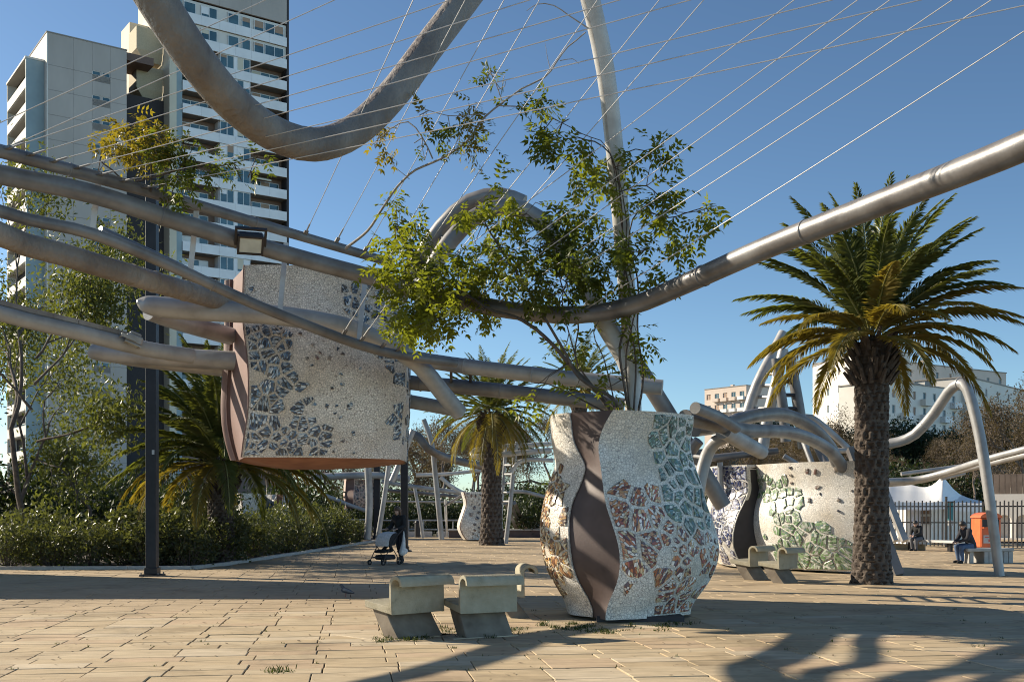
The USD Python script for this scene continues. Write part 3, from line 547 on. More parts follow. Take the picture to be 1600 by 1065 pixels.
def floodlight(label, p, yaw, tilt, sc=1.0, mat=dark_steel):
    """A square floodlight head on a bracket; its face looks along local +y, tilted down."""
    t = thing('floodlight', label, 'floodlight', p); c, s_ = math.cos(yaw), math.sin(yaw); ct, st = math.cos(tilt), math.sin(tilt)
    rot = np.array([[c, -s_, 0], [s_, c, 0], [0, 0, 1]]) @ np.array([[1, 0, 0], [0, ct, -st], [0, st, ct]]); f = lambda v: p + sc * (np.asarray(v) @ rot.T)
    part('housing', MB().box((-.19, -.10, -.15), (.19, .06, .15), f, .03).box((-.13, -.16, -.10), (.13, -.102, .10), f, .02), mat, t)
    part('glass', MB().box((-.16, .062, -.12), (.16, .072, .12), f, .004), plain('lamp_glass_' + str(len(label)), (.42, .43, .38), .25), t)
    part('bezel', MB().box((-.19, .061, -.15), (-.162, .085, .15), f).box((.162, .061, -.15), (.19, .085, .15), f).box((-.161, .061, .122), (.161, .084, .15), f).box((-.161, .061, -.15), (.161, .084, -.122), f), mat, t)
    part('bracket', MB().box((-.23, -.03, -.03), (-.195, .03, .22), f).box((.195, -.03, -.03), (.23, .03, .22), f).box((-.23, -.031, .22), (.23, .031, .25), f), mat, t)
floodlight('dark floodlight with a pale square glass clamped under the pergola tube above the hanging pot', P(391, 380, 16.55), math.radians(198), math.radians(-42))
floodlight('grey floodlight seen from the side on the end of the rail-topped tube at the left', P(207, 533, 18.5), math.radians(120), math.radians(-70), .9, pale_steel)

# structures right of the planter and behind
def tubes_thing(label, rows_list, mats, cat='steel frame', name='tube_structure', seams=()):
    u, v, d, w = rows_list[0][0]; q = P(u, v, d); q[2] = 0; t = thing(name, label, cat, q)
    for k, r in enumerate(rows_list): steel_tube(r, mats[k % len(mats)], t, sides=14, seams=seams)
    return t
def ladder_rungs(t, a0, a1, b0, b1, n, r, mat=pale_steel):
    for k in range(n):
        q = (k + .5) / n; part('rung', tube([a0 + (a1 - a0) * q, b0 + (b1 - b0) * q], r, 8), mat, t, smooth=40)
t = tubes_thing('dark tubes arching from behind the standing planter down into the green mosaic pot', [
    [(1070, 652, 18.6, .27), (1110, 660, 19.4, .27), (1160, 672, 21, .27), (1230, 675, 24, .28), (1275, 690, 26.5, .30), (1305, 712, 27.8, .30), (1325, 745, 28.4, .30)],
    [(1085, 672, 20, .24), (1130, 664, 22, .28), (1175, 650, 24, .30), (1225, 648, 26, .32), (1268, 668, 27.2, .32), (1298, 700, 28, .32), (1316, 745, 28.5, .32)],
    [(1086, 637, 18.2, .20), (1120, 650, 18.8, .20), (1150, 668, 19.5, .2)],
    [(1130, 672, 20, .3), (1160, 690, 21, .3), (1190, 706, 22, .28)]], [steel, steel, steel, pale_steel])
t = tubes_thing('pale curved ladder tubes just right of the standing planter rim', [
    [(1088, 790, 21, .24), (1094, 750, 21, .24), (1104, 712, 21, .24), (1118, 690, 20.8, .24), (1142, 680, 20.6, .24)],
    [(1072, 770, 22.4, .22), (1074, 730, 22.4, .22), (1080, 705, 22.4, .22), (1092, 688, 22.3, .22)]], [pale_steel, steel])
ladder_rungs(t, P(1090, 775, 21), P(1106, 706, 21), P(1072, 765, 22.4), P(1081, 704, 22.4), 4, .035)
t = tubes_thing('tall tapering ladder frame of blue grey rails behind the palm fronds', [
    [(1158, 690, 34, .36), (1170, 640, 34, .36), (1184, 600, 34, .36), (1206, 556, 34.2, .34), (1224, 520, 34.4, .32)],
    [(1192, 700, 33.4, .34), (1200, 650, 33.4, .34), (1212, 600, 33.4, .32), (1224, 545, 33.4, .3)],
    [(1228, 690, 33, .30), (1224, 640, 33, .30), (1216, 590, 33, .28), (1212, 560, 33, .26)],
    [(1256, 700, 33.5, .34), (1250, 650, 33.5, .34), (1240, 590, 33.5, .32), (1232, 550, 33.5, .3)]], [pale_steel, pale_steel, steel, steel], name='ladder_tower')
ladder_rungs(t, P(1163, 665, 34), P(1196, 575, 34.1), P(1198, 665, 33.4), P(1217, 575, 33.4), 5, .05)
ladder_rungs(t, P(1226, 670, 33), P(1216, 585, 33), P(1252, 670, 33.5), P(1240, 585, 33.5), 4, .06, dark_steel)
tubes_thing('thin pale tube bending down to the right behind the ladder frame', [[(1252, 652, 36, .2), (1268, 652, 36, .2), (1290, 668, 36, .2), (1325, 700, 36, .2)], [(1305, 704, 36, .18), (1345, 702, 36, .18)]], [pale_steel])
tubes_thing('low horizontal grey rails behind the back pots', [[(1105, 716, 31, .2), (1215, 704, 31, .2)], [(1125, 722, 31, .16), (1128, 800, 31, .16)], [(1225, 712, 31, .14), (1262, 735, 31, .14)]], [steel, pale_steel, pale_steel])
t = tubes_thing('slanted stringers coming down into the green mosaic pot', [[(1256, 690, 30, .15), (1276, 742, 29.5, .15)], [(1276, 695, 30, .22), (1300, 745, 29.4, .22)]], [pale_steel, steel])
tubes_thing('tapering white arch standing on the paving at the far right', [[(1380, 694, 30, .27), (1404, 690, 29.8, .27), (1430, 678, 29.5, .27), (1460, 645, 29, .27), (1482, 612, 28.5, .27), (1498, 599, 28.2, .27), (1511, 607, 28, .27), (1524, 650, 27.8, .27), (1536, 710, 27.6, .265), (1549, 800, 27.4, .25), (1562, 899.5, 27.3, .235)]], [pale_steel], cat='steel arch', name='white_arch', seams=(.22, .4))
tubes_thing('double pale tubes rising to the right edge above the white tent', [[(1386, 751, 38, .22), (1430, 749, 38, .22), (1480, 737, 37, .22), (1540, 718, 35, .22), (1620, 697, 33, .22)], [(1386, 756, 38.6, .2), (1440, 750, 38.6, .2), (1545, 724, 36, .2), (1620, 706, 34, .2)], [(1408, 740, 39, .14), (1500, 728, 39, .14)], [(1470, 748, 40, .12), (1508, 739, 40, .12)]], [pale_steel])
t = tubes_thing('grey slanted stringer foot beside the big palm trunk', [], [steel]) if False else thing('stair_foot', 'grey slanted box stringer planted beside the big palm trunk', 'steel frame', Gd(1408, 897))
part('stringer', MB().bar(Gd(1404, 899) + A3(0, 0, 0), P(1330, 700, 28.6), .22, .30, up=(0, 1, 0)), steel, t)
part('stringer', MB().bar(P(1414, 845, 34), P(1372, 740, 35), .18, .22, up=(0, 1, 0)), pale_steel, t)
part('stringer', MB().bar(P(1399, 845, 35), P(1360, 740, 36), .14, .2, up=(0, 1, 0)), pale_steel, t)

# far frames seen between the hanging pot and the planter
tubes_thing('pale leaning posts behind the stroller, left of the dark pole', [[(573, 700, 50, .32), (577, 780, 50, .32), (574, 842, 50, .32)], [(612, 690, 49, .22), (603, 760, 49, .22), (590, 842, 49, .22)], [(645, 672, 48, .26), (632, 705, 48, .26), (612, 752, 48, .26)]], [pale_steel])
tubes_thing('curved pale post and cut tube in front of the bare trees', [[(662, 655, 55, .24), (674, 690, 55, .25), (680, 740, 55, .26), (686, 800, 55, .27), (690, 842, 55, .27)], [(640, 676, 54, .42), (655, 683, 54, .42), (668, 700, 54, .4), (700, 716, 55, .38), (760, 730, 56, .36)], [(648, 762, 58, .17), (655, 800, 58, .17), (661, 840, 58, .17)]], [pale_steel, steel, pale_steel])
tubes_thing('thin white horizontal rails behind the small far pot', [[(650, 742, 60, .2), (700, 740, 60, .2), (762, 733, 60, .2)], [(596, 752, 62, .26), (660, 762, 62, .26), (726, 770, 62, .26)], [(598, 765, 64, .2), (725, 776, 64, .2)], [(688, 745, 61, .22), (706, 760, 61, .22), (728, 772, 61, .22)], [(604, 783, 66, .12), (722, 784, 66, .12)], [(694, 790, 60, .14), (724, 772, 60, .14)], [(696, 780, 60, .14), (698, 838, 60, .14)]], [white_paint, pale_steel, steel])
t = tubes_thing('white ladder and looped rails right of the middle palm trunk', [[(790, 850, 54, .22), (797, 790, 54, .22), (804, 715, 54, .2), (808, 690, 54, .2)], [(782, 820, 55, .16), (786, 760, 55, .16), (790, 700, 55, .16)], [(862, 703, 53, .26), (800, 708, 53, .26), (745, 713, 53, .26), (738, 709, 53.3, .24), (742, 703, 53.6, .22), (790, 697, 54, .22), (862, 693, 54, .22)],
    [(799, 738, 53, .2), (806, 726, 53, .2), (822, 718, 53, .2), (865, 719, 53, .2)], [(796, 768, 58, .2), (820, 768, 58, .2), (858, 778, 58, .18)]], [pale_steel, pale_steel, white_paint, white_paint, pale_steel], name='ladder_tower')
ladder_rungs(t, P(786, 790, 55), P(789, 705, 55), P(797, 790, 54), P(805, 705, 54), 6, .05)
t = thing('stair_foot', 'pair of brown slanted stringers right of the middle palm trunk', 'steel frame', Gd(818, 838))
for k in range(3): part('stringer', MB().bar(Gd(812 + 7 * k, 838 - k), P(790 + 7 * k, 785, 64), .2, .2, up=(0, 1, 0)), steel, t)
tubes_thing('curly pale tubes beyond the hedge at the left edge', [[(20, 790, 60, .22), (26, 778, 60, .22), (45, 775, 60, .22), (75, 785, 60, .22), (150, 802, 60, .22)], [(-20, 792, 62, .25), (60, 790, 62, .25), (130, 782, 62, .25)]], [pale_steel])
tubes_thing('pale rails crossing behind the hedge under the palm fronds', [[(505, 772, 60, .2), (545, 788, 60, .2), (580, 800, 60, .2)], [(490, 745, 62, .4), (580, 742, 62, .4), (640, 748, 62, .4)]], [pale_steel, pale_steel])

# lamp posts
def post(label, u, vb, vt, w, name='lamp_post', slim=1.0):
    g = Gd(u, vb); d = g[1]; zt = EYE + (CY - vt) / F * d; t = thing(name, label, 'post', g); h = w / 2; f = lambda v: g + np.asarray(v)
    part('shaft', MB().box((-h, -h, .06), (h, h, zt), f, .012), dark_steel, t)
    part('base_plate', MB().box((-h * 2.0, -h * 2.0, 0), (h * 2.0, h * 2.0, .058), f, .01), dark_steel, t)
    part('collar', MB().box((-h * 1.25, -h * 1.25, .061), (h * 1.25, h * 1.25, .22), f, .01), dark_steel, t)
    for sx in (-1, 1):
        for sy in (-1, 1): part('bolt', tube([g + A3(sx * h * 1.65, sy * h * 1.65, .058), g + A3(sx * h * 1.65, sy * h * 1.65, .10)], .018, 6), steel, t)
    return t, g
t, g = post('tall square dark post standing in front of the left palm', 238, 900, 236, .25)
part('sticker', MB().box((.03, -.1285, 2.95), (.09, -.1255, 3.06), lambda v: g + np.asarray(v)), white_paint, t)
post('slim dark post right of the hanging pot, behind the stroller', 632, 862, 560, .27)
post('far dark post behind the hedge, below the hanging pot', 589, 842, 690, .34)
# ------------------------------------------------------------------ mosaic pots
def fmm(m, d): return m
class Pot:
    """A square jar: a front shell and a left shell of mosaic, a wavy brown steel panel between them at the near corner. rows: photo (row, left edge, panel left, panel right, right edge)."""
    def __init__(s, name, label, rows, dE, dG, dA, dB, bulge, tile, panel, back=1.5, bow=.10, nv=36, nu=16, floor=None, zmin=None, soil_in=.25, side=None):
        r = np.array(rows, float); t = (r[:, 0] - r[0, 0]) / (r[-1, 0] - r[0, 0]); tt = np.linspace(0, 1, nv + 1)
        sm = spline(np.column_stack([t * 3, np.zeros((len(t), 2)), r]), .08); k = np.argsort(sm[:, 0]); y, uE, uG, uA, uB = (np.interp(tt, sm[k, 0] / 3, sm[k, 3 + q]) for q in range(5))
        bt = np.array(bulge, float); bl = np.interp(tt, *spline(np.column_stack([bt[:, 0] * 3, bt[:, 1], bt[:, 1] * 0]), .08)[:, :2].T / np.array([[3], [1]]))
        z = EYE + (CY - y) / F * dA
        if zmin is not None: z = zmin + (z - z[-1]) * (z[0] - zmin) / (z[0] - z[-1])
        e = lambda u, d: np.column_stack([(u - CX) / F * d, d, z])
        s.E, s.G, s.A, s.B = e(uE, dE - bl * .15), e(uG, dG - bl * .7), e(uA, dA - bl), e(uB, dB - bl * .45)
        s.C = s.B + np.column_stack([-.20 - bl * .6, np.full(nv + 1, back), 0 * z]); s.D = s.E + np.column_stack([.15 + 0 * z, np.full(nv + 1, back * .85), 0 * z])
        s.tt, s.z, s.bow, s.nv = tt, z, bow, nv
        c = (s.A + s.B + s.C + s.D + s.E) / 5; s.c = c; base = c[-1].copy(); base[2] = z[-1]
        s.t = thing(name, label, 'planter' if 'hanging' not in label else 'hanging planter', base)
        inw = lambda p, k: p + (c - p) * np.array([1, 1, 0]) * k
        s.front = s.surf(s.A, s.B, bow)
        s.left = s.surf(s.E, s.G, .10, A3(-1, -.25, 0))
        s.right = s.surf(s.B, s.C, .10, A3(1, 0, 0))
        s.rear = s.surf(s.C, s.D, .12, A3(0, 1, 0)); s.lrear = s.surf(s.D, s.E, .06, A3(-1, .3, 0))
        def shell(surfs, edges, nm):
            mb = MB()
            for q, n_ in surfs: mb.add(*grid(q, n_, nv))
            for p, flip in edges:
                q = inw(p, .14); v = np.vstack([p, q]); i = np.arange(nv); n1 = nv + 1
                f = np.stack([i, i + 1, n1 + i + 1, n1 + i], 1); mb.add(v, f[:, ::-1] if flip else f)
            part(nm, mb, side if side and nm == 'left_shell' else tile, s.t, smooth=35)
        shell([(s.front, nu), (s.right, 8)], [(s.A, True)], 'front_shell')
        shell([(s.rear, 10), (s.lrear, 6), (s.left, 10)], [(s.G, False)], 'left_shell')
        s.panel = s.surf(inw(s.G, .025), inw(s.A, .025), 0)
        part('corner_panel', grid(s.panel, 4, nv), panel, s.t, smooth=60)
        ring = lambda k, dz: np.vstack([q(np.linspace(0, 1, 9)[:-1], np.full(8, k)) for q in (s.left, s.panel, s.front, s.right, s.rear, s.lrear)]) + A3(0, 0, dz)
        def cap(k, dz, sag, mat, nm, shrink=.985):
            p = ring(k, dz); cc = p.mean(0); p = cc + (p - cc) * A3(shrink, shrink, 1); n = len(p); v = [p]; f = []
            for j, q in enumerate((.66, .33, .02)): v.append(cc + (p - cc) * q - A3(0, 0, sag * (1 - q * q)))
            i = np.arange(n); v = np.vstack(v)
            for j in range(3): f.append(np.stack([j * n + i, j * n + (i + 1) % n, (j + 1) * n + (i + 1) % n, (j + 1) * n + i], 1))
            f = np.vstack(f); part(nm, (v, f if sag < 0 or k < .5 else f[:, ::-1]), mat, s.t, smooth=True)
        cap(0.0, -.10, -.05, soil, 'soil', .86)
        cap(1.0, .012, floor[1] if floor else 0.0, floor[0] if floor else panel, 'underside')
        # rim: a flat lip along the top edge
        p = ring(0, 0); pc = p.mean(0); q = pc + (p - pc) * A3(.93, .93, 1); q[:, 2] = p[:, 2]; n = len(p); i = np.arange(n); w = pc + (p - pc) * A3(.87, .87, 1) - A3(0, 0, .13)
        part('rim', (np.vstack([p, q, w]), np.vstack([np.stack([i, (i + 1) % n, n + (i + 1) % n, n + i], 1), np.stack([n + i, n + (i + 1) % n, 2 * n + (i + 1) % n, 2 * n + i], 1)])), tile, s.t, smooth=30)
    def surf(s, a, b, bow, out=None):
        d = out
        def S(u, v):
            u, v = np.asarray(u, float), np.asarray(v, float)
            pa = np.column_stack([np.interp(v, s.tt, a[:, k]) for k in range(3)]); pb = np.column_stack([np.interp(v, s.tt, b[:, k]) for k in range(3)])
            p = pa + (pb - pa) * u[:, None]
            if bow:
                w = pb - pa; o = np.column_stack([w[:, 1], -w[:, 0], 0 * u]); o /= np.maximum(np.linalg.norm(o, axis=1, keepdims=True), 1e-9)
                if d is not None: o = np.tile(d, (len(u), 1))
                p = p + o * (bow * 4 * u * (1 - u))[:, None]
            return p
        return S
    def shards(s, S, mask, n, gap=.03, lift=.016, seed=0, most=300, name='mosaic_shard', rel=14):
        """Mosaic fields set proud of the skin: cells of a random division of the surface, one mesh each."""
        rr = np.random.default_rng(seed); m = S(np.full(9, .5), np.linspace(0, 1, 9)); H_ = np.linalg.norm(np.diff(m, axis=0), axis=1).sum(); q = S(np.linspace(0, 1, 9), np.full(9, .5)); W_ = np.linalg.norm(np.diff(q, axis=0), axis=1).sum()
        pts = rr.random((n, 2)) * [W_, H_]
        for _ in range(2):
            full = np.vstack([pts, pts * [-1, 1], pts * [1, -1], [2 * W_, 0] + pts * [-1, 1], [0, 2 * H_] + pts * [1, -1]]); vo = Voronoi(full)
            if _ == 0: pts = np.array([.35 * pts[i] + .65 * vo.vertices[vo.regions[vo.point_region[i]]].mean(0) for i in range(n)])
        made = 0
        for i in range(n):
            pg_ = Polygon(vo.vertices[vo.regions[vo.point_region[i]]]).intersection(sbox(.02, .02, W_ - .02, H_ - .02))
            if pg_.is_empty: continue
            c = pg_.centroid; w = S(np.array([c.x / W_]), np.array([c.y / H_]))[0]; got = mask(*pix(w), rr)
            if got is None or made >= most: continue
            mat, sc = got
            g = pg_.buffer(-gap * (.5 + .5 * rr.random()), join_style=2)
            if sc < 1: 
                from shapely import affinity
                g = affinity.scale(g, sc, sc * (.8 + .4 * rr.random()))
            if g.is_empty or g.geom_type != 'Polygon' or g.area < .0015: continue
            g = g.simplify(.012); x = np.array(g.exterior.coords)[:-1]
            if Polygon(x).exterior.is_ccw: x = x[::-1]
            # long edges get an extra, slightly moved corner
            y = []
            for k in range(len(x)):
                y.append(x[k]); nx = x[(k + 1) % len(x)]
                if np.linalg.norm(nx - x[k]) > .16: y.append((x[k] + nx) / 2 + rr.normal(0, .008, 2))
            x = np.array(y); k = len(x); cc = x.mean(0); top = cc + (x - cc) * .90; al = np.vstack([x, x, top, [cc]]); uv = al / [W_, H_]
            uv = np.clip(uv, .001, .999); p = S(uv[:, 0], uv[:, 1]); e1 = S(np.clip(uv[:, 0] + .01, 0, 1), uv[:, 1]) - S(np.clip(uv[:, 0] - .01, 0, 1), uv[:, 1]); e2 = S(uv[:, 0], np.clip(uv[:, 1] + .01, 0, 1)) - S(uv[:, 0], np.clip(uv[:, 1] - .01, 0, 1))
            nn = np.cross(e2, e1); nn /= np.maximum(np.linalg.norm(nn, axis=1, keepdims=True), 1e-9); nn *= np.sign((nn * (p - s.c.mean(0))).sum(1))[:, None]
            hgt = np.concatenate([np.full(k, -.006), np.full(k, lift * .7), np.full(k, lift), [lift * 1.15]]) * (.8 + .5 * rr.random())
            v = p + nn * hgt[:, None]; i0 = np.arange(k); i1 = (i0 + 1) % k
            f = np.vstack([np.stack([i0, i1, k + i1], 1), np.stack([i0, k + i1, k + i0], 1), np.stack([k + i0, k + i1, 2 * k + i1], 1), np.stack([k + i0, 2 * k + i1, 2 * k + i0], 1), np.stack([2 * k + i0, 2 * k + i1, 0 * i0 + 3 * k], 1)])
            fn = np.cross(v[f[:, 1]] - v[f[:, 0]], v[f[:, 2]] - v[f[:, 0]]).sum(0)
            if fn @ nn[0] < 0: f = f[:, ::-1]
            part(name, (v, f), mat, s.t); made += 1
        return made
inp = lambda poly: (lambda P_: (lambda u, v: P_.contains(Point(u, v))))(Polygon(poly))

# the standing planter
pot1 = Pot('mosaic_planter', 'big standing white mosaic planter with orange and green shards and brown wavy strip', [
    (640, 862, 889, 958, 1084), (660, 862, 892, 946, 1083), (680, 864, 894, 938, 1079), (700, 867, 901, 935, 1080), (720, 869, 911, 937, 1084), (735, 866, 914, 939, 1089), (760, 858, 906, 942, 1097), (790, 850, 893, 946, 1104),
    (820, 846, 888, 955, 1114), (845, 845, 888, 963, 1121), (870, 848, 890, 968, 1124), (895, 853, 894, 968, 1120), (920, 864, 903, 963, 1110), (945, 877, 917, 953, 1094), (965, 885, 925, 947, 1081), (979, 888, 926, 946, 1079)],
    16.9, 16.2, 15.75, 16.7, [(0, 0), (.15, -.12), (.3, -.02), (.5, .18), (.68, .30), (.82, .22), (.93, .04), (1, .02)], white_tile, brown_steel, back=1.5, bow=.16, zmin=.06, nv=40)
o1 = inp([(946, 725), (962, 758), (985, 748), (1004, 742), (1028, 752), (1040, 790), (1050, 825), (1085, 832), (1122, 845), (1124, 890), (1104, 930), (1080, 955), (1050, 950), (1022, 958), (1016, 935), (1012, 895), (990, 905), (975, 945), (962, 956), (972, 915), (982, 885), (972, 860), (970, 820), (958, 785), (946, 750)])
g1 = inp([(1021, 655), (1086, 652), (1082, 700), (1099, 770), (1118, 845), (1085, 832), (1052, 805), (1036, 785), (1022, 730)])
def mask1(u, v, r):
    if g1(u, v): return green_mosaic, 1
    if o1(u, v): return (orange_mosaic, 1) if r.random() < .94 else None
pot1.shards(pot1.front, mask1, 100, gap=.040, seed=2)
def mask1l(u, v, r):
    if 742 < v < 935 and u < 884 and r.random() < .9: return gold_mosaic, 1
    if 730 < v <= 742 and r.random() < .5: return gold_mosaic, .7
pot1.shards(pot1.left, mask1l, 90, gap=.022, seed=3)
# footing
part('footing', MB().box((pot1.A[-1][0] - .1, pot1.A[-1][1] + .25, 0.002), (pot1.B[-1][0] - .2, pot1.A[-1][1] + 1.6, .09)), dark_wall, pot1.t)

# the hanging pot
pot2 = Pot('mosaic_planter', 'hanging pot of cream mosaic with blue shards and a pink steel side', [
    (414, 359, 361, 382, 615), (440, 358, 360, 381, 617), (470, 358, 360, 380, 621), (510, 358, 360, 381, 630), (550, 357, 359, 386, 634), (590, 354, 356, 389, 635), (630, 353, 355, 389, 633), (660, 355, 357, 386, 630), (690, 361, 363, 381, 627), (714, 368, 370, 378, 624)],
    20.6, 20.4, 19.2, 20.0, [(0, 0), (.2, -.05), (.5, .16), (.75, .12), (1, -.04)], cream_tile, pink_steel, back=2.4, bow=.28, nv=30, floor=(rust_steel, .16), side=pink_steel)
l2 = inp([(384, 508), (436, 500), (450, 520), (456, 560), (472, 600), (490, 625), (486, 650), (512, 668), (520, 712), (380, 714)]); t2 = inp([(520, 446), (640, 446), (640, 535), (600, 512), (572, 498), (540, 488), (525, 470)])
r2 = inp([(582, 538), (640, 552), (640, 700), (612, 700), (608, 620), (600, 580)])
def mask2(u, v, r):
    if l2(u, v): return (blue_mosaic, 1) if r.random() < .93 else None
    if t2(u, v): return (blue_mosaic, .85) if r.random() < .8 else None
    if r2(u, v): return (blue_mosaic, 1) if r.random() < .85 else None
    if 384 < u < 412 and 436 < v < 480: return (blue_mosaic, .7) if r.random() < .6 else None
    if 440 < u < 570 and 540 < v < 712 and r.random() < (.45 if u < 555 and v > 620 else .15): return (blue_mosaic if r.random() < .6 else dusk_mosaic), .42
    if 470 < u < 600 and 500 < v < 560 and r.random() < .22: return dusk_mosaic, .4
pot2.shards(pot2.front, mask2, 280, gap=.026, seed=5)
def mask2b(u, v, r): return (blue_mosaic, .9) if r.random() < .55 else None
pot2.shards(pot2.right, mask2b, 90, gap=.03, seed=6, most=40)
for q in (0, 1): part('seam_bead', tube((pot2.A if q else pot2.G) + A3(-.01, -.012, 0), .012, 6), pink_steel, pot2.t, smooth=True)

# the pot behind the palm
pot3 = Pot('mosaic_planter', 'wide white mosaic pot with pale green shards, half behind the palm trunk', [
    (726, 1112, 1167, 1181, 1338), (745, 1115, 1168, 1183, 1338), (770, 1118, 1169, 1186, 1337), (790, 1114, 1162, 1181, 1336), (810, 1110, 1153, 1178, 1336), (835, 1109, 1146, 1178, 1336), (860, 1114, 1145, 1183, 1335), (880, 1124, 1151, 1189, 1335), (897, 1132, 1160, 1194, 1334)],
    31.6, 30.3, 30.5, 27.9, [(0, 0), (.25, -.1), (.5, .15), (.75, .2), (1, -.05)], white_tile, dark_wall, back=2.2, bow=.35, nv=26, zmin=.07)
d3 = inp([(1185, 735), (1225, 745), (1262, 775), (1250, 800), (1285, 815), (1330, 850), (1334, 880), (1300, 892), (1240, 888), (1200, 870), (1215, 840), (1200, 800), (1186, 770)])
def mask3(u, v, r):
    if d3(u, v): return (leaf_mosaic, 1) if r.random() < .93 else None
    if u > 1220 and v < 800 and r.random() < .42: return dusk_mosaic, .42
    if u < 1230 and v > 800 and r.random() < .25: return leaf_mosaic, .5
pot3.shards(pot3.front, mask3, 120, gap=.035, lift=.03, seed=8)
pot3.shards(pot3.left, lambda u, v, r: (navy_mosaic, 1) if r.random() < (.97 if v < 850 else .4) else None, 90, gap=.02, seed=9)
# far pots
def far_pot(label, rows, d, mask, n, tile, panel, seed, **k):
    p = Pot('mosaic_planter', label, rows, d + 1.2, d + .2, d, d + 1.0, [(0, 0), (.3, -.1), (.65, .2), (1, -.05)], tile, panel, back=1.6, bow=.2, nv=18, nu=8, **k)
    p.shards(p.front, mask, n, gap=.05, lift=.03, seed=seed); return p
far_pot('small far white mosaic pot speckled black, in front of the middle palm trunk', [(768, 722, 724, 726, 782), (785, 726, 728, 730, 780), (800, 722, 724, 726, 782), (820, 716, 718, 720, 786), (833, 720, 722, 724, 784), (841, 726, 728, 730, 780)], 58, lambda u, v, r: (dusk_mosaic, .6) if u > 735 or v < 780 else None, 90, far_tile, brown_steel, 12, zmin=.08)
far_pot('far hanging brown pot with pale mosaic net pattern, left of the dark posts', [(748, 541, 541, 553, 592), (760, 540, 540, 553, 592), (775, 539, 539, 552, 592), (794, 541, 541, 551, 592)], 62, lambda u, v, r: (dusk_mosaic, 1), 60, noisy('net_tile', [(.3, (.42, .3, .25)), (.7, (.5, .37, .31))], 3.0), pink_steel, 13)
far_pot('far white pot glimpsed under the left palm fronds beyond the hedge', [(770, 372, 374, 376, 402), (790, 376, 378, 380, 402), (810, 374, 376, 378, 404), (835, 372, 374, 376, 402)], 52, lambda u, v, r: None, 12, far_tile, brown_steel, 14, zmin=.05)
far_pot('far blue speckled pot with a brown strip, right of the white pot beyond the hedge', [(772, 412, 432, 442, 446), (790, 416, 432, 441, 446), (810, 412, 430, 443, 448), (835, 414, 430, 441, 446)], 53, lambda u, v, r: None, 12, splinters('far_blue', [(.1, .14, .2), (.5, .5, .5), (.2, .24, .3)], 5), rust_steel, 15, zmin=.05)

# ------------------------------------------------------------------ benches
from shapely.geometry import LineString
def bench(label, o, yaw, w=.70, group=None):
    """A cast concrete seat: local +y is forward (towards the sitter's knees), +x along its width."""
    t = thing('concrete_bench', label, 'bench', (o[0], o[1], 0), yaw, group, local=True)
    th = np.radians(np.linspace(0, 186, 13)); lin = lambda p, q, k: np.linspace(p, q, k, endpoint=False)
    sides = [np.vstack([lin((.52, .475), (.03, .415), 5), lin((.03, .415), (.03, .68), 4), np.column_stack([-.10 + .13 * np.cos(th), .68 + .12 * np.sin(th)])]),
             np.vstack([lin((.51, .385), (-.03, .315), 5), lin((-.03, .315), (-.025, .68), 4), np.column_stack([-.10 + .077 * np.cos(th), .68 + .067 * np.sin(th)])])]
    ch = .009
    def loft(a, b, c0, c1, nm, mat, smooth):   # strip cross sections a, b swept along x
        mb = MB(); out = np.vstack([a, b[::-1]]); m = out.mean(0); 
        tn = np.roll(out, -1, 0) - np.roll(out, 1, 0); nn = np.column_stack([tn[:, 1], -tn[:, 0]]); nn /= np.maximum(np.linalg.norm(nn, axis=1, keepdims=True), 1e-9)
        ar = .5 * np.sum(out[:, 0] * np.roll(out[:, 1], -1) - np.roll(out[:, 0], -1) * out[:, 1]); nn = nn if ar > 0 else -nn
        rings = [np.column_stack([np.full(len(q), x), q]) for x, q in ((c0, out - nn * ch), (c0 + ch, out), (c1 - ch, out), (c1, out - nn * ch))]
        k = len(out); v = np.vstack(rings); i = np.arange(k); j = (i + 1) % k
        f = np.vstack([np.stack([r * k + i, r * k + j, (r + 1) * k + j, (r + 1) * k + i], 1) for r in range(3)])
        if ar > 0: f = f[:, ::-1]
        mb.add(v, f[:, ::-1])
        nn2 = len(a); q = np.arange(nn2 - 1)
        capf = np.stack([q, q + 1, k - 2 - q, k - 1 - q], 1)
        mb.add(rings[0], capf if ar < 0 else capf[:, ::-1]); mb.add(rings[3], capf[:, ::-1] if ar < 0 else capf)
        part(nm, mb, mat, t, smooth=smooth)
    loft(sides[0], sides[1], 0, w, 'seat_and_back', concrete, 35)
    loft(np.array([(-.12, .0), (.04, .20), (.14, .335)]), np.array([(.16, 0.0), (.32, .20), (.42, .37)]), .05, w - .10, 'pedestal', shaded_concrete, 20)
    return t
yaw = lambda x, y: math.atan2(-x, y)    # local +y towards (x, y)
G1 = 'pale concrete seats with curled backs'
bench('left of the two near concrete seats, seen from behind with its curled back', (-1.50, 13.78), yaw(-.70, .714), .86, G1)
bench('right of the two near concrete seats, beside the big standing planter', (-.655, 13.95), yaw(-.46, .888), .80, G1)
bench('concrete seat whose curled top peeks out behind the right near seat', (.16, 16.5), yaw(-.97, -.12), .7, G1)
bench('far concrete seat nearer the black strip of the wide pot, its front edge pointing left', (5.40, 25.5), yaw(-.70, .71), .75, G1)
bench('far concrete seat with its curled back turned to the palm trunk', (5.80, 24.4), yaw(-.70, .71), .75, G1)
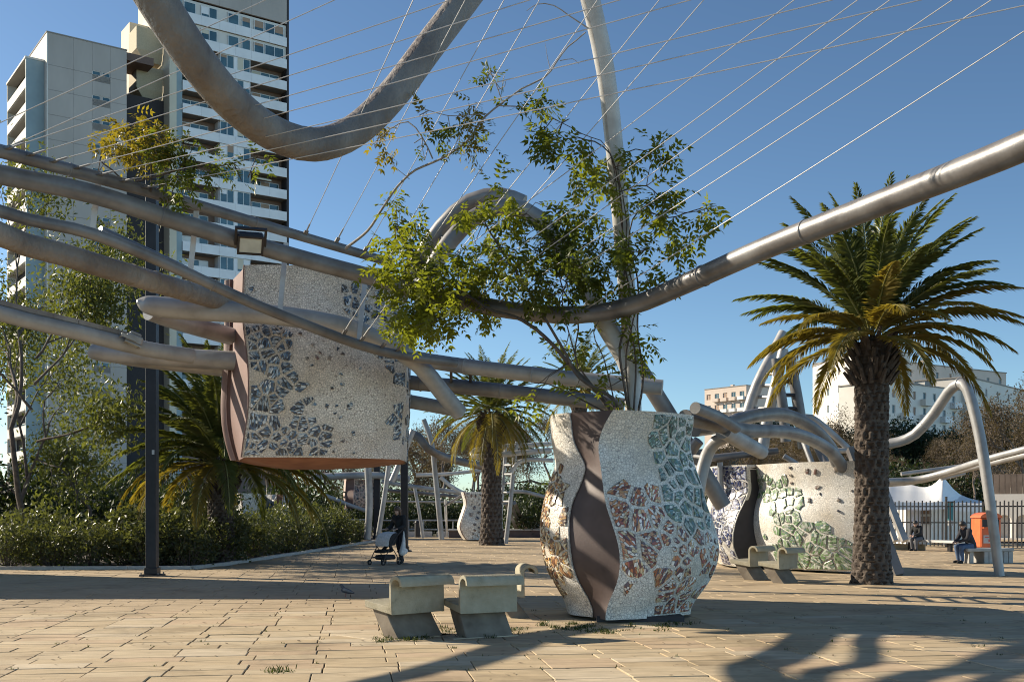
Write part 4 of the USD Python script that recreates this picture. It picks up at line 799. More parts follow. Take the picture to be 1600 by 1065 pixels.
# plinth slabs let into the paving under the seats
for k, (c, w_, h_, a_) in enumerate((((-1.50, 14.25), 1.05, 1.0, yaw(-.70, .714)), ((-.52, 14.4), .9, .9, yaw(-.46, .888)))):
    f = frame((c[0], c[1], 0), (math.cos(a_), math.sin(a_), 0), (-math.sin(a_), math.cos(a_), 0))
    part('plinth_slab', MB().box((-w_ / 2, -h_ / 2, -.03), (w_ / 2, h_ / 2, .022), f, .006), PAV[3], None, label=('pale square slab under the left near concrete seat', 'pale square slab under the right near concrete seat')[k], cat='slab')
# long low bench and block bench on the right
g = Gd(1440, 863); t = thing('long_bench', 'long low pale bench curving past the fence at the right', 'bench', g)
bp_ = spline([P(1340, 797, 46) * A3(1, 1, 0), P(1395, 797, 45) * A3(1, 1, 0), P(1450, 797, 44.2) * A3(1, 1, 0), P(1502, 797, 42.5) * A3(1, 1, 0)], .5)[:, :3]
mb = MB(); [mb.bar(a + A3(0, 0, .40), b + A3(0, 0, .40), .5, .09) for a, b in zip(bp_[:-1], bp_[1:])]; part('seat', mb, white_paint, t)
for q in bp_[::3]: part('leg', MB().box(q - A3(.05, .15, 0), q + A3(.05, .15, .354)), dark_steel, t)
mb = MB(); [mb.bar(a + A3(0, .3, .13), b + A3(0, .3, .13), .1, .26) for a, b in zip(bp_[:len(bp_) // 2], bp_[1:len(bp_) // 2 + 1])]; part('kick_wall', mb, concrete, t)
g = Gd(1540, 880); t = thing('block_bench', 'grey stone block bench carrying the seated person', 'bench', g)
fb = frame(g, A3(.98, .2, 0), A3(-.2, .98, 0))
for k in range(6): part('slat_block', MB().box((-.06 + k * .165, -.02, 0.002), (.095 + k * .165, .62, .36), fb, .012), grey_stone, t)
part('top_slab', MB().box((-.62, -.03, .364), (.95, .66, .46), fb, .015), grey_stone, t)
part('block_end', MB().box((-.5, .05, 0.002), (-.36, .58, .362), fb, .01), grey_stone, t)

# ------------------------------------------------------------------ people
skin = noisy('skin', [(.3, (.42, .25, .18)), (.7, (.50, .31, .23))], 9.0, .5)
hair_m = noisy('hair_brown', [(.3, (.05, .028, .018)), (.7, (.10, .055, .032))], 30.0, .5)
hair_d = noisy('hair_dark', [(.3, (.012, .01, .01)), (.7, (.03, .025, .022))], 30.0, .5)
cloth = lambda n, c: noisy(n, [(.3, np.array(c) * .8), (.7, np.array(c) * 1.2)], 14.0, .9, 0, .4, 60, .004)
navy, black_c, jeans, grey_c, white_c = cloth('cloth_dark', (.022, .022, .028)), cloth('cloth_black', (.012, .012, .013)), cloth('cloth_jeans', (.07, .11, .19)), cloth('cloth_grey', (.10, .10, .11)), cloth('cloth_white', (.62, .60, .58))
eye_w, eye_d, lip = plain('eye_white', (.7, .68, .65), .2), plain('eye_dark', (.02, .015, .012), .2), plain('lip', (.35, .13, .11), .5)
def blob(chain, seg=14, fine=.03, smooth=6):
    """One continuous surface through hulls of sphere pairs ((a, ra, b, rb), ...)."""
    out = []
    for a, ra, b, rb in chain:
        s = [m3.Manifold.sphere(r, seg).translate([float(x) for x in p]) for p, r in ((a, ra), (b, rb))]; out.append(m3.Manifold.batch_hull(s))
    m = m3.Manifold.batch_boolean(out, m3.OpType.Add)
    if fine: m = m.refine_to_length(fine)
    k = m.to_mesh(); tm = trimesh.Trimesh(np.array(k.vert_properties[:, :3]), np.array(k.tri_verts), process=True)
    if smooth: trimesh.smoothing.filter_taubin(tm, iterations=smooth)
    return np.array(tm.vertices), np.array(tm.faces)
def person(label, loc, rz, J, top, legs, hair, hairpts, scale=1.0, long_hair=False):
    t = thing('person', label, 'person', loc, rz, scale=scale, local=True); J = {k: np.array(v, float) for k, v in J.items()}
    arms, leg, hands = [], [], []
    for s in 'lr':
        leg += [(J['hip' + s], .098, J['knee' + s], .062), (J['knee' + s], .060, J['ank' + s], .042)]
        arms += [(J['sh' + s], .062, J['el' + s], .045), (J['el' + s], .043, J['wr' + s], .030)]
        w, h = J['wr' + s], J['hand' + s]; d = h - w; d /= np.linalg.norm(d); side = np.cross(d, [0, 0, 1.0]); side = side / np.linalg.norm(side); dn = np.cross(side, d); sg = 1 if s == 'l' else -1
        pc = w + d * .085; hands += [(w, .028, w + d * .03, .026), (w + d * .03, .024, pc + side * .022, .014), (w + d * .03, .024, pc - side * .022, .014), (pc + side * .022, .014, pc - side * .022, .014)]
        for k, (o, ln) in enumerate(((-.030, .062), (-.010, .075), (.010, .070), (.029, .055))):
            a = pc + side * o; b = a + d * ln * .5 - dn * .012 * 1; c = b + (d * .35 - dn * .7) * ln * .6; hands += [(a, .0095, b, .009), (b, .009, c, .0075)]
        a = w + d * .03 + side * .026 * sg; b = a + (d * .6 + side * .7 * sg) * .04; c = b + (d * .8 - dn * .4) * .032; hands += [(a, .012, b, .0105), (b, .0105, c, .008)]
    torso = [(J['pel'], .135, J['belly'], .125), (J['belly'], .125, J['chest'], .14), (J['chest'], .13, J['shl'], .065), (J['chest'], .13, J['shr'], .065), (J['pel'], .12, J['hipl'], .1), (J['pel'], .12, J['hipr'], .1), (J['chest'], .09, J['neck'], .055)]
    hd = J['head']; fw = J['face'] / np.linalg.norm(J['face']); rt = np.cross(fw, [0, 0, 1.0]); rt /= np.linalg.norm(rt); up = np.cross(rt, fw)
    H3 = lambda x, y, z: hd + rt * x + fw * y + up * z
    headc = [(J['neck'], .052, H3(0, -.01, -.06), .06), (H3(0, -.015, .03), .092, H3(0, .035, -.06), .058), (H3(0, .035, -.06), .055, H3(0, .055, -.095), .03), (H3(0, .082, .0), .012, H3(0, .102, -.035), .014), (H3(-.085, -.01, -.01), .018, H3(-.088, -.02, -.035), .012), (H3(.085, -.01, -.01), .018, H3(.088, -.02, -.035), .012)]
    feet = [(J['ank' + s], .042, J['toe' + s], .034) for s in 'lr']
    part('body', blob(headc + torso + arms + leg + hands + feet, 12, .03, 3), skin, t, smooth=True)
    fat = lambda ch, k: [(a, ra + k, b, rb + k) for a, ra, b, rb in ch]
    part('jacket', blob(fat(torso, .022) + fat(arms, .02), 14, .05, 5), top, t, smooth=True)
    part('trousers', blob(fat(leg, .016) + fat([torso[0], torso[4], torso[5]], .014), 14, .05, 4), legs, t, smooth=True)
    for s in 'lr': part('shoe', blob([(J['ank' + s] - A3(0, 0, .02), .052, J['toe' + s], .043), (J['ank' + s] - A3(0, 0, .035), .048, J['toe' + s], .042)], 14, 0, 0), black_c, t, smooth=True)
    hp = [(H3(0, -.025, .045), .100, H3(0, -.055, .0), .095)] + ([(H3(0, -.06, 0), .085, H3(.03, -.09, -.22), .05), (H3(.07, -.01, .0), .045, H3(.085, .01, -.22), .03), (H3(-.07, -.01, .0), .045, H3(-.085, .01, -.2), .03)] if long_hair else [])
    part('hair', blob(hp, 16, 0, 0), hair, t, smooth=True)
    for sx in (-1, 1):
        e = part('eye', blob([(H3(sx * .034, .066, .002), .0125, H3(sx * .034, .066, .002), .012)], 10, 0, 0), eye_w, t, smooth=True)
        part('iris', blob([(H3(sx * .034, .0755, .002), .006, H3(sx * .034, .0755, .002), .006)], 8, 0, 0), eye_d, e, smooth=True)
    part('mouth', blob([(H3(-.022, .083, -.066), .006, H3(.022, .083, -.066), .006)], 8, 0, 0), lip, t, smooth=True)
    return t
stand = dict(hipl=(-.09, 0, .92), hipr=(.09, 0, .92), kneel=(-.1, .10, .50), kneer=(.1, -.02, .50), ankl=(-.1, .10, .09), ankr=(.1, -.18, .10), toel=(-.11, .25, .045), toer=(.11, -.04, .045), pel=(0, 0, .97), belly=(0, .03, 1.10), chest=(0, .08, 1.27), shl=(-.18, .09, 1.39), shr=(.18, .09, 1.39),
    ell=(-.25, .13, 1.13), elr=(.25, .13, 1.13), wrl=(-.20, .36, 1.05), wrr=(.20, .36, 1.05), handl=(-.19, .46, 1.05), handr=(.19, .46, 1.05), neck=(0, .12, 1.46), head=(0, .17, 1.585), face=(-.1, .9, -.42))
pl = Gd(622, 881); pdir = yaw(-.55, -.8)
person('person with long brown hair in dark clothes pushing the stroller', (pl[0] + .05, pl[1] + .35, 0), pdir, stand, black_c, navy, hair_m, None, long_hair=True)
sit = dict(hipl=(-.09, 0, .52), hipr=(.09, 0, .52), kneel=(-.12, .44, .50), kneer=(.1, .45, .52), ankl=(-.12, .42, .09), ankr=(.11, .36, .09), toel=(-.13, .57, .045), toer=(.12, .51, .045), pel=(0, -.02, .57), belly=(0, .04, .72), chest=(0, .16, .90), shl=(-.17, .19, 1.01), shr=(.17, .19, 1.01),
    ell=(-.22, .30, .76), elr=(.22, .30, .76), wrl=(-.08, .48, .68), wrr=(.08, .50, .68), handl=(-.04, .57, .64), handr=(.05, .58, .66), neck=(0, .23, 1.07), head=(0, .31, 1.165), face=(-.1, .8, -.65))
q = fb(np.array([[-.30, .30, 0]]))[0]
person('hunched person in dark jacket and jeans on the stone block bench', (q[0], q[1], 0), yaw(-.95, -.3), sit, navy, jeans, hair_d, None, scale=.98)
q = bp_[int(len(bp_) * .5)]
person('small far person in dark top sitting before the white cabin', (q[0] - .3, q[1] + .1, 0), yaw(-.8, -.6), sit, black_c, grey_c, hair_d, None, scale=.92)

# stroller
sp = Gd(604, 882); sy = pdir; t = thing('stroller', 'black baby stroller with a pale cover and small wheels, pushed from behind', 'stroller', (sp[0], sp[1], 0), sy, local=True)
for x, y, r in ((-.26, .45, .085), (.26, .45, .085), (-.30, -.22, .12), (.30, -.22, .12)):
    ang = np.linspace(0, 2 * np.pi, 21); wh = part('wheel', tube(np.column_stack([np.full(21, x), y + (r - .022) * np.cos(ang), r + (r - .022) * np.sin(ang)]), .022, 8, False), black_c, t, smooth=True)
    part('hub', MB().tube([(x - .02, y, r), (x + .02, y, r)], .03, 10).bar((x, y - r * .8, r), (x, y + r * .8, r), .012, .012).bar((x, y, r - r * .8), (x, y, r + r * .8), .012, .012, up=(0, 1, 0)), steel, wh)
for x in (-1, 1):
    part('frame_tube', MB().tube(spline([(x * .26, .45, .10), (x * .26, .22, .42), (x * .26, -.12, .80), (x * .25, -.42, 1.03)], .08), .014, 8), dark_steel, t, smooth=40)
    part('frame_tube', MB().tube(spline([(x * .30, -.22, .13), (x * .28, .02, .45), (x * .26, .20, .60)], .08), .014, 8), dark_steel, t, smooth=40)
part('handlebar', tube(spline([(-.25, -.42, 1.03), (-.15, -.47, 1.06), (.15, -.47, 1.06), (.25, -.42, 1.03)], .06), .018, 8), black_c, t, smooth=40)
part('seat', blob([((-.17, -.02, .42), .05, (.17, -.02, .42), .05), ((-.17, .28, .40), .05, (.17, .28, .40), .05), ((-.17, -.02, .42), .05, (.17, .28, .40), .05), ((-.17, -.04, .44), .05, (.17, -.20, .80), .05), ((.17, -.04, .44), .05, (-.17, -.20, .80), .05)], 12, .06, 3), black_c, t, smooth=True)
an = np.linspace(-.2, 1.75, 9); v = np.vstack([np.column_stack([np.full(9, x), -.12 + .36 * (1 - (x / .27)**2 * .12) * np.sin(an), .62 + .36 * (1 - (x / .27)**2 * .10) * np.cos(an)]) for x in np.linspace(-.26, .26, 7)])
i, j = np.meshgrid(np.arange(6), np.arange(8), indexing='ij'); a = (i * 9 + j).ravel(); f = np.stack([a, a + 9, a + 10, a + 1], 1)
part('hood', (np.vstack([v, v * .97 + A3(0, 0, .015)]), np.vstack([f, f[:, ::-1] + 63])), white_c, t, smooth=True)
part('hood_side', MB().add(np.vstack([[(-.262, -.1, .58)], v[:9]]), [[0, k, k + 1] for k in range(1, 9)]).add(np.vstack([[(.262, -.1, .58)], v[-9:]]), [[0, k + 1, k] for k in range(1, 9)]), black_c, t)
part('basket', MB().box((-.22, -.18, .16), (.22, .30, .30), None, .04), navy, t)
part('footrest', MB().box((-.16, .36, .22), (.16, .46, .25), None, .01), dark_steel, t)
part('shopping_bag', blob([((.33, -.30, .80), .02, (.33, -.30, .62), .06), ((.33, -.30, .62), .06, (.34, -.22, .34), .10), ((.33, -.36, .36), .10, (.34, -.22, .34), .10)], 12, .06, 2), white_c, None, label='white plastic shopping bag hanging on the stroller handle', cat='bag') if False else None
bgp = np.array([sp[0], sp[1], 0]); c_, s_ = math.cos(sy), math.sin(sy); rb = np.array([[c_, -s_, 0], [s_, c_, 0], [0, 0, 1]])
bv, bf = blob([((-.34, -.38, .98), .012, (-.34, -.38, .70), .05), ((-.34, -.38, .70), .05, (-.35, -.30, .36), .10), ((-.34, -.44, .40), .09, (-.35, -.30, .36), .10)], 12, .06, 2)
part('shopping_bag', (bv @ rb.T + bgp, bf), white_c, None, smooth=True, label='white plastic shopping bag hanging from the stroller handle', cat='bag')
# ------------------------------------------------------------------ palms
def frond(base, az, el, length, droop, nl, lw, rr, twist=0.0):
    n = 12; s = np.linspace(0, 1, n); e = el - droop * s ** 1.35; d = np.column_stack([np.cos(e) * math.cos(az), np.cos(e) * math.sin(az), np.sin(e)]) * (length / (n - 1))
    p = base + np.vstack([[0, 0, 0], np.cumsum(d[:-1], 0)]); t = np.gradient(p, axis=0); t /= np.linalg.norm(t, axis=1, keepdims=True)
    sd = np.tile(A3(-math.sin(az), math.cos(az), 0), (n, 1)); up = np.cross(t, sd) * -1; up *= np.sign(up[:, 2:3] + 1e-6)
    q = np.repeat(np.linspace(.10, .995, nl), 2); q = np.clip(q + rr.normal(0, .003, len(q)), .05, .999); side = np.tile([-1.0, 1.0], nl)
    L_ = lambda a: np.column_stack([np.interp(q, s, a[:, k]) for k in range(3)]); b, T, S_, U = L_(p), L_(t), L_(sd), L_(up)
    ln = lw * (np.sin(np.pi * np.clip(q * .86 + .12, 0, 1)) ** .7 + .12) * rr.uniform(.85, 1.12, len(q)); sweep = .45 + .75 * q + rr.normal(0, .07, len(q)); lift = .30 - .5 * q + rr.normal(0, .10, len(q))
    dr = T * np.sin(sweep)[:, None] + (S_ * side[:, None] * np.cos(lift)[:, None] + U * np.sin(lift)[:, None]) * np.cos(sweep)[:, None]
    tip = b + dr * ln[:, None]; tip[:, 2] -= ln * .22 * rr.uniform(.5, 1.5, len(q)); mid = b + dr * (ln * .45)[:, None]; w = np.cross(dr, U); w /= np.maximum(np.linalg.norm(w, axis=1, keepdims=True), 1e-9); wd = (.015 * length / 3)
    m = len(q); v = np.vstack([b, mid + w * wd, tip, mid - w * wd]); i = np.arange(m)
    rv, rf = tube(p[::1], np.linspace(.026, .005, n) * length / 3, 4, False)
    return v, np.vstack([np.stack([i, m + i, 2 * m + i], 1), np.stack([i, 2 * m + i, 3 * m + i], 1)]), rv, rf
def trunk_palm(base, h, r, rr, rings=26, seg=26, flare=1.25):
    """A palm trunk clad in cut leaf bases: the surface bulges out in a spiral of diamonds."""
    nz, na = int(rings * 5), seg * 4; z = np.linspace(0, 1, nz); a = np.linspace(0, 2 * np.pi, na, endpoint=False); Z, A_ = np.meshgrid(z, a, indexing='ij')
    prof = r * (1 + (flare - 1) * np.exp(-Z * 9) - .06 * np.sin(Z * 3.1) + .12 * np.clip((Z - .82) / .18, 0, 1))
    ph = A_ / (2 * np.pi) * seg / 2; q = Z * rings; dm = np.abs(((ph + q * .5) % 1) - .5) + np.abs(((ph - q * .5) % 1) - .5); dm = np.clip(dm, 0, 1)
    rad = prof + .055 * r / .45 * (np.clip(dm - .25, 0, .6) / .6) + r * .07 * (meshkit.noise(np.stack([np.cos(A_) * 7, np.sin(A_) * 7, q * 1.4], -1)) - .5)
    zz_ = base[2] + h * Z + .03 * (dm - .5); v = np.stack([base[0] + rad * np.cos(A_), base[1] + rad * np.sin(A_), zz_], -1).reshape(-1, 3)
    i, j = np.meshgrid(np.arange(nz - 1), np.arange(na), indexing='ij'); b = (i * na + j).ravel(); c = (i * na + (j + 1) % na).ravel()
    return v, np.stack([b, c, c + na, b + na], 1)
def palm(label, base, h, r, n, length, seed, nl=70, lw=.42, lo=-.75, old=.35, cw=.3, droop=(.7, 1.5), top=1.45, scales=(30, 22), grow_up=-.12):
    rr = np.random.default_rng(seed); t = thing('palm_tree', label, 'palm tree', base)
    part('trunk', trunk_palm(base, h, r, rr), palm_bark, t, smooth=True)
    cr = base + A3(0, 0, h); m = MB(); rings, seg_ = scales
    for k in range(rings):
        for j in range(seg_):
            z = (k + .5) / rings; az = (j + .5 * (k % 2)) / seg_ * 2 * np.pi + rr.normal(0, .05); o = A3(math.cos(az), math.sin(az), 0); e = A3(-math.sin(az), math.cos(az), 0); rad = r * (1 + .25 * math.exp(-z * 9) - .06 * math.sin(z * 3.1) + .12 * min(max((z - .82) / .18, 0), 1))
            w = math.pi * rad / seg_ * rr.uniform(.95, 1.2); hh = h / rings * rr.uniform(.85, 1.25); out = r * rr.uniform(.07, .17); c = base + A3(0, 0, h * z) + o * (rad - .02 * r / .45); dz = rr.normal(0, .012)
            v = [c - e * w - A3(0, 0, hh * .1), c + e * w - A3(0, 0, hh * .1), c - A3(0, 0, hh * .75), c - e * w * .75 + o * out + A3(0, 0, hh * .28 + dz), c + e * w * .75 + o * out + A3(0, 0, hh * .28 + dz), c + A3(0, 0, hh * .55)]
            m.add(v, [[2, 1, 4], [2, 4, 3], [2, 3, 0], [0, 3, 5], [3, 4, 5], [4, 1, 5]])
    part('leaf_scars', m, palm_scale, t, kind='stuff')
    m = MB()
    for k in range(60):     # cut frond stubs under the crown
        az = k * 2.39996; zf = rr.uniform(-.9, .1); p = cr + A3(math.cos(az) * r * 1.05, math.sin(az) * r * 1.05, zf); m.add(*tube([p, p + A3(math.cos(az) * .22, math.sin(az) * .22, .28)], [.07, .035], 5))
    part('frond_stubs', m, palm_bark, t)
    for k in range(n):
        f = (k + .5) / n; az = k * 2.39996 + rr.normal(0, .12); el = lo + (top - lo) * (f ** .85) + rr.normal(0, .07); ln = length * rr.uniform(.86, 1.08) * (1 + grow_up * f)
        b = cr + A3(math.cos(az) * cw * (1 - f * .8), math.sin(az) * cw * (1 - f * .8), .05 + f * .5)
        v, fc, rv, rf = frond(b, az, el, ln, rr.uniform(*droop) * (1 - .55 * f), nl, lw, rr)
        q = part('frond', (v, fc), frond_old if f < old * rr.uniform(.6, 1.3) else frond_green, t); part('rachis', (rv, rf), rachis_mat, q, smooth=True)
    return t
palm('big date palm with thick scaly trunk standing on the paving at the right', Gd(1362, 912), 5.22, .345, 72, 2.88, 21, nl=84, lw=.40, lo=-.12, old=.44, droop=(1.0, 1.55), scales=(58, 15), grow_up=.06)
palm('low broad palm with long arching fronds behind the hedge, left of the hanging pot', P(345, 797, 34) * A3(1, 1, 0), 2.9, .38, 84, 3.9, 22, nl=82, lw=.46, lo=-.15, old=.16, droop=(1.1, 1.7))
palm('palm with slim dark trunk in the middle, crown hidden by tubes and vine', Gd(768, 851.5), 5.9, .45, 70, 3.2, 23, nl=46, lw=.42, lo=-.8, old=.25)
palm('farther palm whose green top shows between the tubes and the vine', P(905, 797, 62) * A3(1, 1, 0), 8.2, .4, 46, 3.0, 24, nl=36, lw=.42, lo=-.5, old=.1)

# ------------------------------------------------------------------ broad-leaved trees, bare trees, hedge
def leaves(centres, n_each, spread, size, rr, droop=.3, aspect=.42, rise=0):
    c = np.repeat(centres, n_each, 0); m = len(c); p = c + rr.normal(0, 1, (m, 3)) * spread; d = rr.normal(0, 1, (m, 3)); d[:, 2] -= droop * 1.6; d /= np.linalg.norm(d, axis=1, keepdims=True)
    w = np.cross(d, rr.normal(0, 1, (m, 3))); w /= np.maximum(np.linalg.norm(w, axis=1, keepdims=True), 1e-9); l = (size * rr.uniform(.6, 1.25, m))[:, None]; nrm = np.cross(d, w)
    v = np.vstack([p, p + d * l * .45 + w * l * aspect * .5 + nrm * l * .06, p + d * l, p + d * l * .45 - w * l * aspect * .5 + nrm * l * .06]); i = np.arange(m)
    return v, np.vstack([np.stack([i, m + i, 2 * m + i], 1), np.stack([i, 2 * m + i, 3 * m + i], 1)])
def grow(p, d, l, r, depth, rr, segs, tips, spread=.55, shrink=.74, up=.12, kids=(2, 3), bend=.22):
    q = [np.array(p, float)]; dd = np.array(d, float)
    for k in range(4):
        dd = dd + rr.normal(0, bend * .5, 3) + A3(0, 0, up * .25); dd /= np.linalg.norm(dd); q.append(q[-1] + dd * l / 4)
    segs.append((np.array(q), np.linspace(r, r * .66, 5), depth)); 
    if depth == 0: tips.append(q[-1]); tips.append(q[-2]); return
    if depth <= 1: tips.append(q[-1])
    for k in range(rr.integers(kids[0], kids[1] + 1)):
        a = dd + rr.normal(0, spread, 3); a /= np.linalg.norm(a); s = q[-1] if k < 2 else q[rr.integers(2, 4)]
        grow(s, a, l * shrink * rr.uniform(.8, 1.15), r * .62, depth - 1, rr, segs, tips, spread, shrink, up, kids, bend)
def wood(segs, least=0.0):
    m = MB()
    for q, r, dp in segs: m.tube(q, np.maximum(r, least), 8 if dp > 3 else 5 if dp > 1 else 3, False)
    return m
def tree(label, base, h, r, seed, leaf, n_each=26, spread=.32, size=.16, depth=4, bmat=bark, local=False, name='tree', droop=.3, lean=(0, 0, 1), first=.36, sp=.55, shrink=.76, extra=None, group=None):
    rr = np.random.default_rng(seed); t = thing(name, label, 'tree', base, group=group, local=local); b = A3(0, 0, 0) if local else np.asarray(base, float); segs, tips = [], []
    grow(b, lean, h * first, r, depth, rr, segs, tips, sp, shrink)
    if extra is not None:
        for q, d, l in extra: grow(np.asarray(q, float), d, l, r * .4, depth - 2, rr, segs, tips, sp, shrink)
    part('trunk', wood([s for s in segs if s[2] == depth]), bmat, t, smooth=True); part('branches', wood([s for s in segs if s[2] != depth]), bmat, t, smooth=True, kind='stuff')
    if leaf: part('crown', leaves(np.array(tips), n_each, spread, size, rr, droop), leaf, t)
    return t
P0 = lambda u, d: P(u, CY, d) * A3(1, 1, 0)
tree('tall loose willow-leaved tree at the left edge in front of the beige block', P0(50, 34), 12.5, .11, 31, tree_leaf, 46, .45, .18, 5, bark, sp=.28, first=.34, shrink=.73, lean=(-.16, 0, 1), extra=[(P(56, 560, 32), (.7, 0, .7), 1.1), (P(54, 600, 32), (.8, .1, .5), 1.2), (P(50, 640, 32), (-.6, -.2, .6), 1.2), (P(58, 690, 32), (.9, -.2, .3), 1.1)], droop=.55)
tree('fuller light green tree crowding the left edge behind the lamp post', P0(10, 43), 9.5, .11, 32, tree_leaf, 36, .55, .20, 4, bark, sp=.65, first=.30, droop=.5)
tree('dark dense evergreen tree at the far left edge', P0(-30, 46), 10.0, .2, 33, dark_leaf, 60, .60, .19, 4, bark, sp=.6, first=.3)
tree('bushy grey green tree between the left tree and the low palm', P0(140, 46), 5.6, .10, 34, tree_leaf, 40, .50, .17, 4, bark, sp=.45, first=.30, droop=.5)

def bare_tree(label, seed, h, r, leaf=None, depth=6):
    rr = np.random.default_rng(seed); t = thing('bare_tree', label, 'tree', (0, 0, 0), local=True); segs, tips = [], []
    grow((0, 0, 0), (0, 0, 1), h * .27, r, depth, rr, segs, tips, .50, .76, .10, (2, 3), .26)
    part('trunk', wood([s for s in segs if s[2] == depth]), pale_bark, t, smooth=True); part('branches', wood([s for s in segs if s[2] != depth], .011), twig, t)
    if leaf: part('crown', leaves(np.array(tips), 16, .36, .17, rr), leaf, t)
    return t
GB = 'bare and dry-leaved trees in the background'
protos = [bare_tree('bare twiggy tree with dry leaves behind the curved pale post', 51, 10, .2, dry_leaf), bare_tree('bare brown tree behind the slim dark post', 52, 9, .18, dry_leaf), bare_tree('bare tree with brown haze of twigs behind the small far pot', 53, 10, .2, dry_leaf)]
for p_ in protos: tag(stage.GetPrimAtPath(p_), group=GB)
put = [(690, 84, 1.0), (640, 88, 1.05), (745, 90, 1.0)]
for p_, (u, d, s) in zip(protos, put): move(p_, P0(u, d) + A3(0, 0, hill_z(P0(u, d)[0], d) - .1), 40 * s, s)
lab = [(600, 92, .9, 'bare tree behind the pale leaning posts'), (705, 104, 1.15, 'taller bare tree far behind the curved pale post'), (780, 98, 1.05, 'bare tree behind the middle palm trunk'), (830, 92, .75, 'low bare tree right of the looped white rails'), (565, 98, .8, 'bare tree above the far brown pot'),
       (1140, 60, .62, 'bare bush-like tree over the rim of the blue pot'), (1180, 78, .75, 'bare tree at the foot of the ladder frame'), (1248, 82, .95, 'bare tree between the ladder frame and the white block'), (1300, 90, .9, 'bare tree left of the palm trunk below the white block'), (1270, 66, .62, 'low bare tree behind the wide pot'),
       (1420, 92, 0.42, 'dark bare tree above the tent roof'), (1470, 88, 0.41, 'bare tree behind the white tent peak'), (1530, 84, .85, 'bare tree beside the white arch leg'), (1575, 80, 1.05, 'big bare brown tree at the right edge'), (1612, 76, 1.0, 'bare tree cut by the right edge of the picture'), (1545, 100, .7, 'bare tree behind the arch under the end block'), (1395, 100, 0.42, 'bare shrubby tree close right of the palm trunk'), (1490, 104, 0.48, 'bare tree below the long white block'), (1350, 96, .7, 'bare tree behind the palm trunk'), (1210, 100, .8, 'bare tree behind the ladder frame rungs'), (500, 96, 1.0, 'bare tree behind the right fronds of the low palm'), (545, 110, 1.2, 'taller bare tree far above the far brown pot'), (655, 112, 1.25, 'tallest bare tree behind the slim dark post'), (735, 112, 1.2, 'bare tree far behind the small far pot'), (860, 104, 1.1, 'bare tree far behind the left edge of the standing planter'), (1460, 76, 0.49, 'bare tree right behind the tent'), (1600, 90, 1.2, 'tall bare tree in the right corner'), (1520, 72, .7, 'small bare tree at the foot of the white arch'), (1405, 84, 0.48, 'bare tree over the left tent edge'), (1500, 92, 0.58, 'bare tree in front of the long white block'), (1120, 76, .7, 'bare tree behind the blue shard pot'), (1230, 70, .7, 'bare tree over the wide pot rim'), (1310, 74, .75, 'bare tree touching the palm trunk'), (420, 100, 1.1, 'bare tree behind the low palm'), (470, 112, 1.1, 'bare tree behind the hanging pot')]
for k, (u, d, s, l) in enumerate(lab):
    q = P0(u, d); copy(protos[k % 3], q + A3(0, 0, hill_z(q[0], d) - .1), 1.7 * k, s, l, GB, 'bare_tree')
# evergreen shrubs far behind
sh = []
def shrub(label, seed, h, w, leaf, n=900, size=.12, twiggy=True, group=None, cat='shrub', name='shrub'):
    rr = np.random.default_rng(seed); t = thing(name, label, cat, (0, 0, 0), group=group, local=True)
    k = n // 9; a = rr.uniform(0, 2 * np.pi, k); rad = np.sqrt(rr.random(k)) * w; z = rr.random(k) ** .75 * h * (1 - .30 * (rad / w) ** 2); z = z * rr.uniform(.85, 1.12, k)
    c = np.column_stack([rad * np.cos(a), rad * np.sin(a), .08 + z]); m = MB()
    for q in c[:: max(1, k // 34)]: m.tube([A3(q[0] * .25, q[1] * .25, 0), q * A3(.7, .7, .6), q], [.016, .010, .004], 4, False)
    part('stems', m, bark, t); part('leaves', leaves(c, 9, .11 * h / 1.2, size, rr, -.35, .45), leaf, t); return t
HG = 'leafy shrubs of the hedge along the paving edge'
hl = 'grey green leafy shrub in the hedge bed along the left edge of the paving'
hp = [shrub(hl, 60 + k, 1.35, .85, hedge_leaf, 1500, .16, group=HG) for k in range(3)]
edge = [A3(-15.8, 31.2, 0)] + [A3(*q, 0) for q in BED[1:7]]; pos = []
for row, (inset, sc) in enumerate(((.75, .86), (2.2, 1.12))):
    for a_, b_ in zip(edge[:-1], edge[1:]):
        l = np.linalg.norm(b_ - a_); nrm = np.cross(A3(0, 0, 1), (b_ - a_) / l)
        for k in range(max(1, int(l / 1.4))): pos.append((a_ + (b_ - a_) * (k + R.random() * .8) / max(1, int(l / 1.4)) + nrm * (inset + R.gauss(0, .15)), sc * R.uniform(.72, 1.2)))
for k, (q, s) in enumerate(pos):
    if k < 3: move(hp[k], q + A3(0, 0, .05), 60 * k, s)
    else: copy(hp[k % 3], q + A3(0, 0, .05), R.random() * 6.28, (s, s, s * R.uniform(.85, 1.1)), hl, HG, 'shrub')
dk = shrub('dark evergreen bush behind the stroller between the posts', 70, 2.6, 2.0, dark_leaf, 3400, .24, group='dark evergreen bushes in the background')
move(dk, P0(655, 72), 0, 1.0)
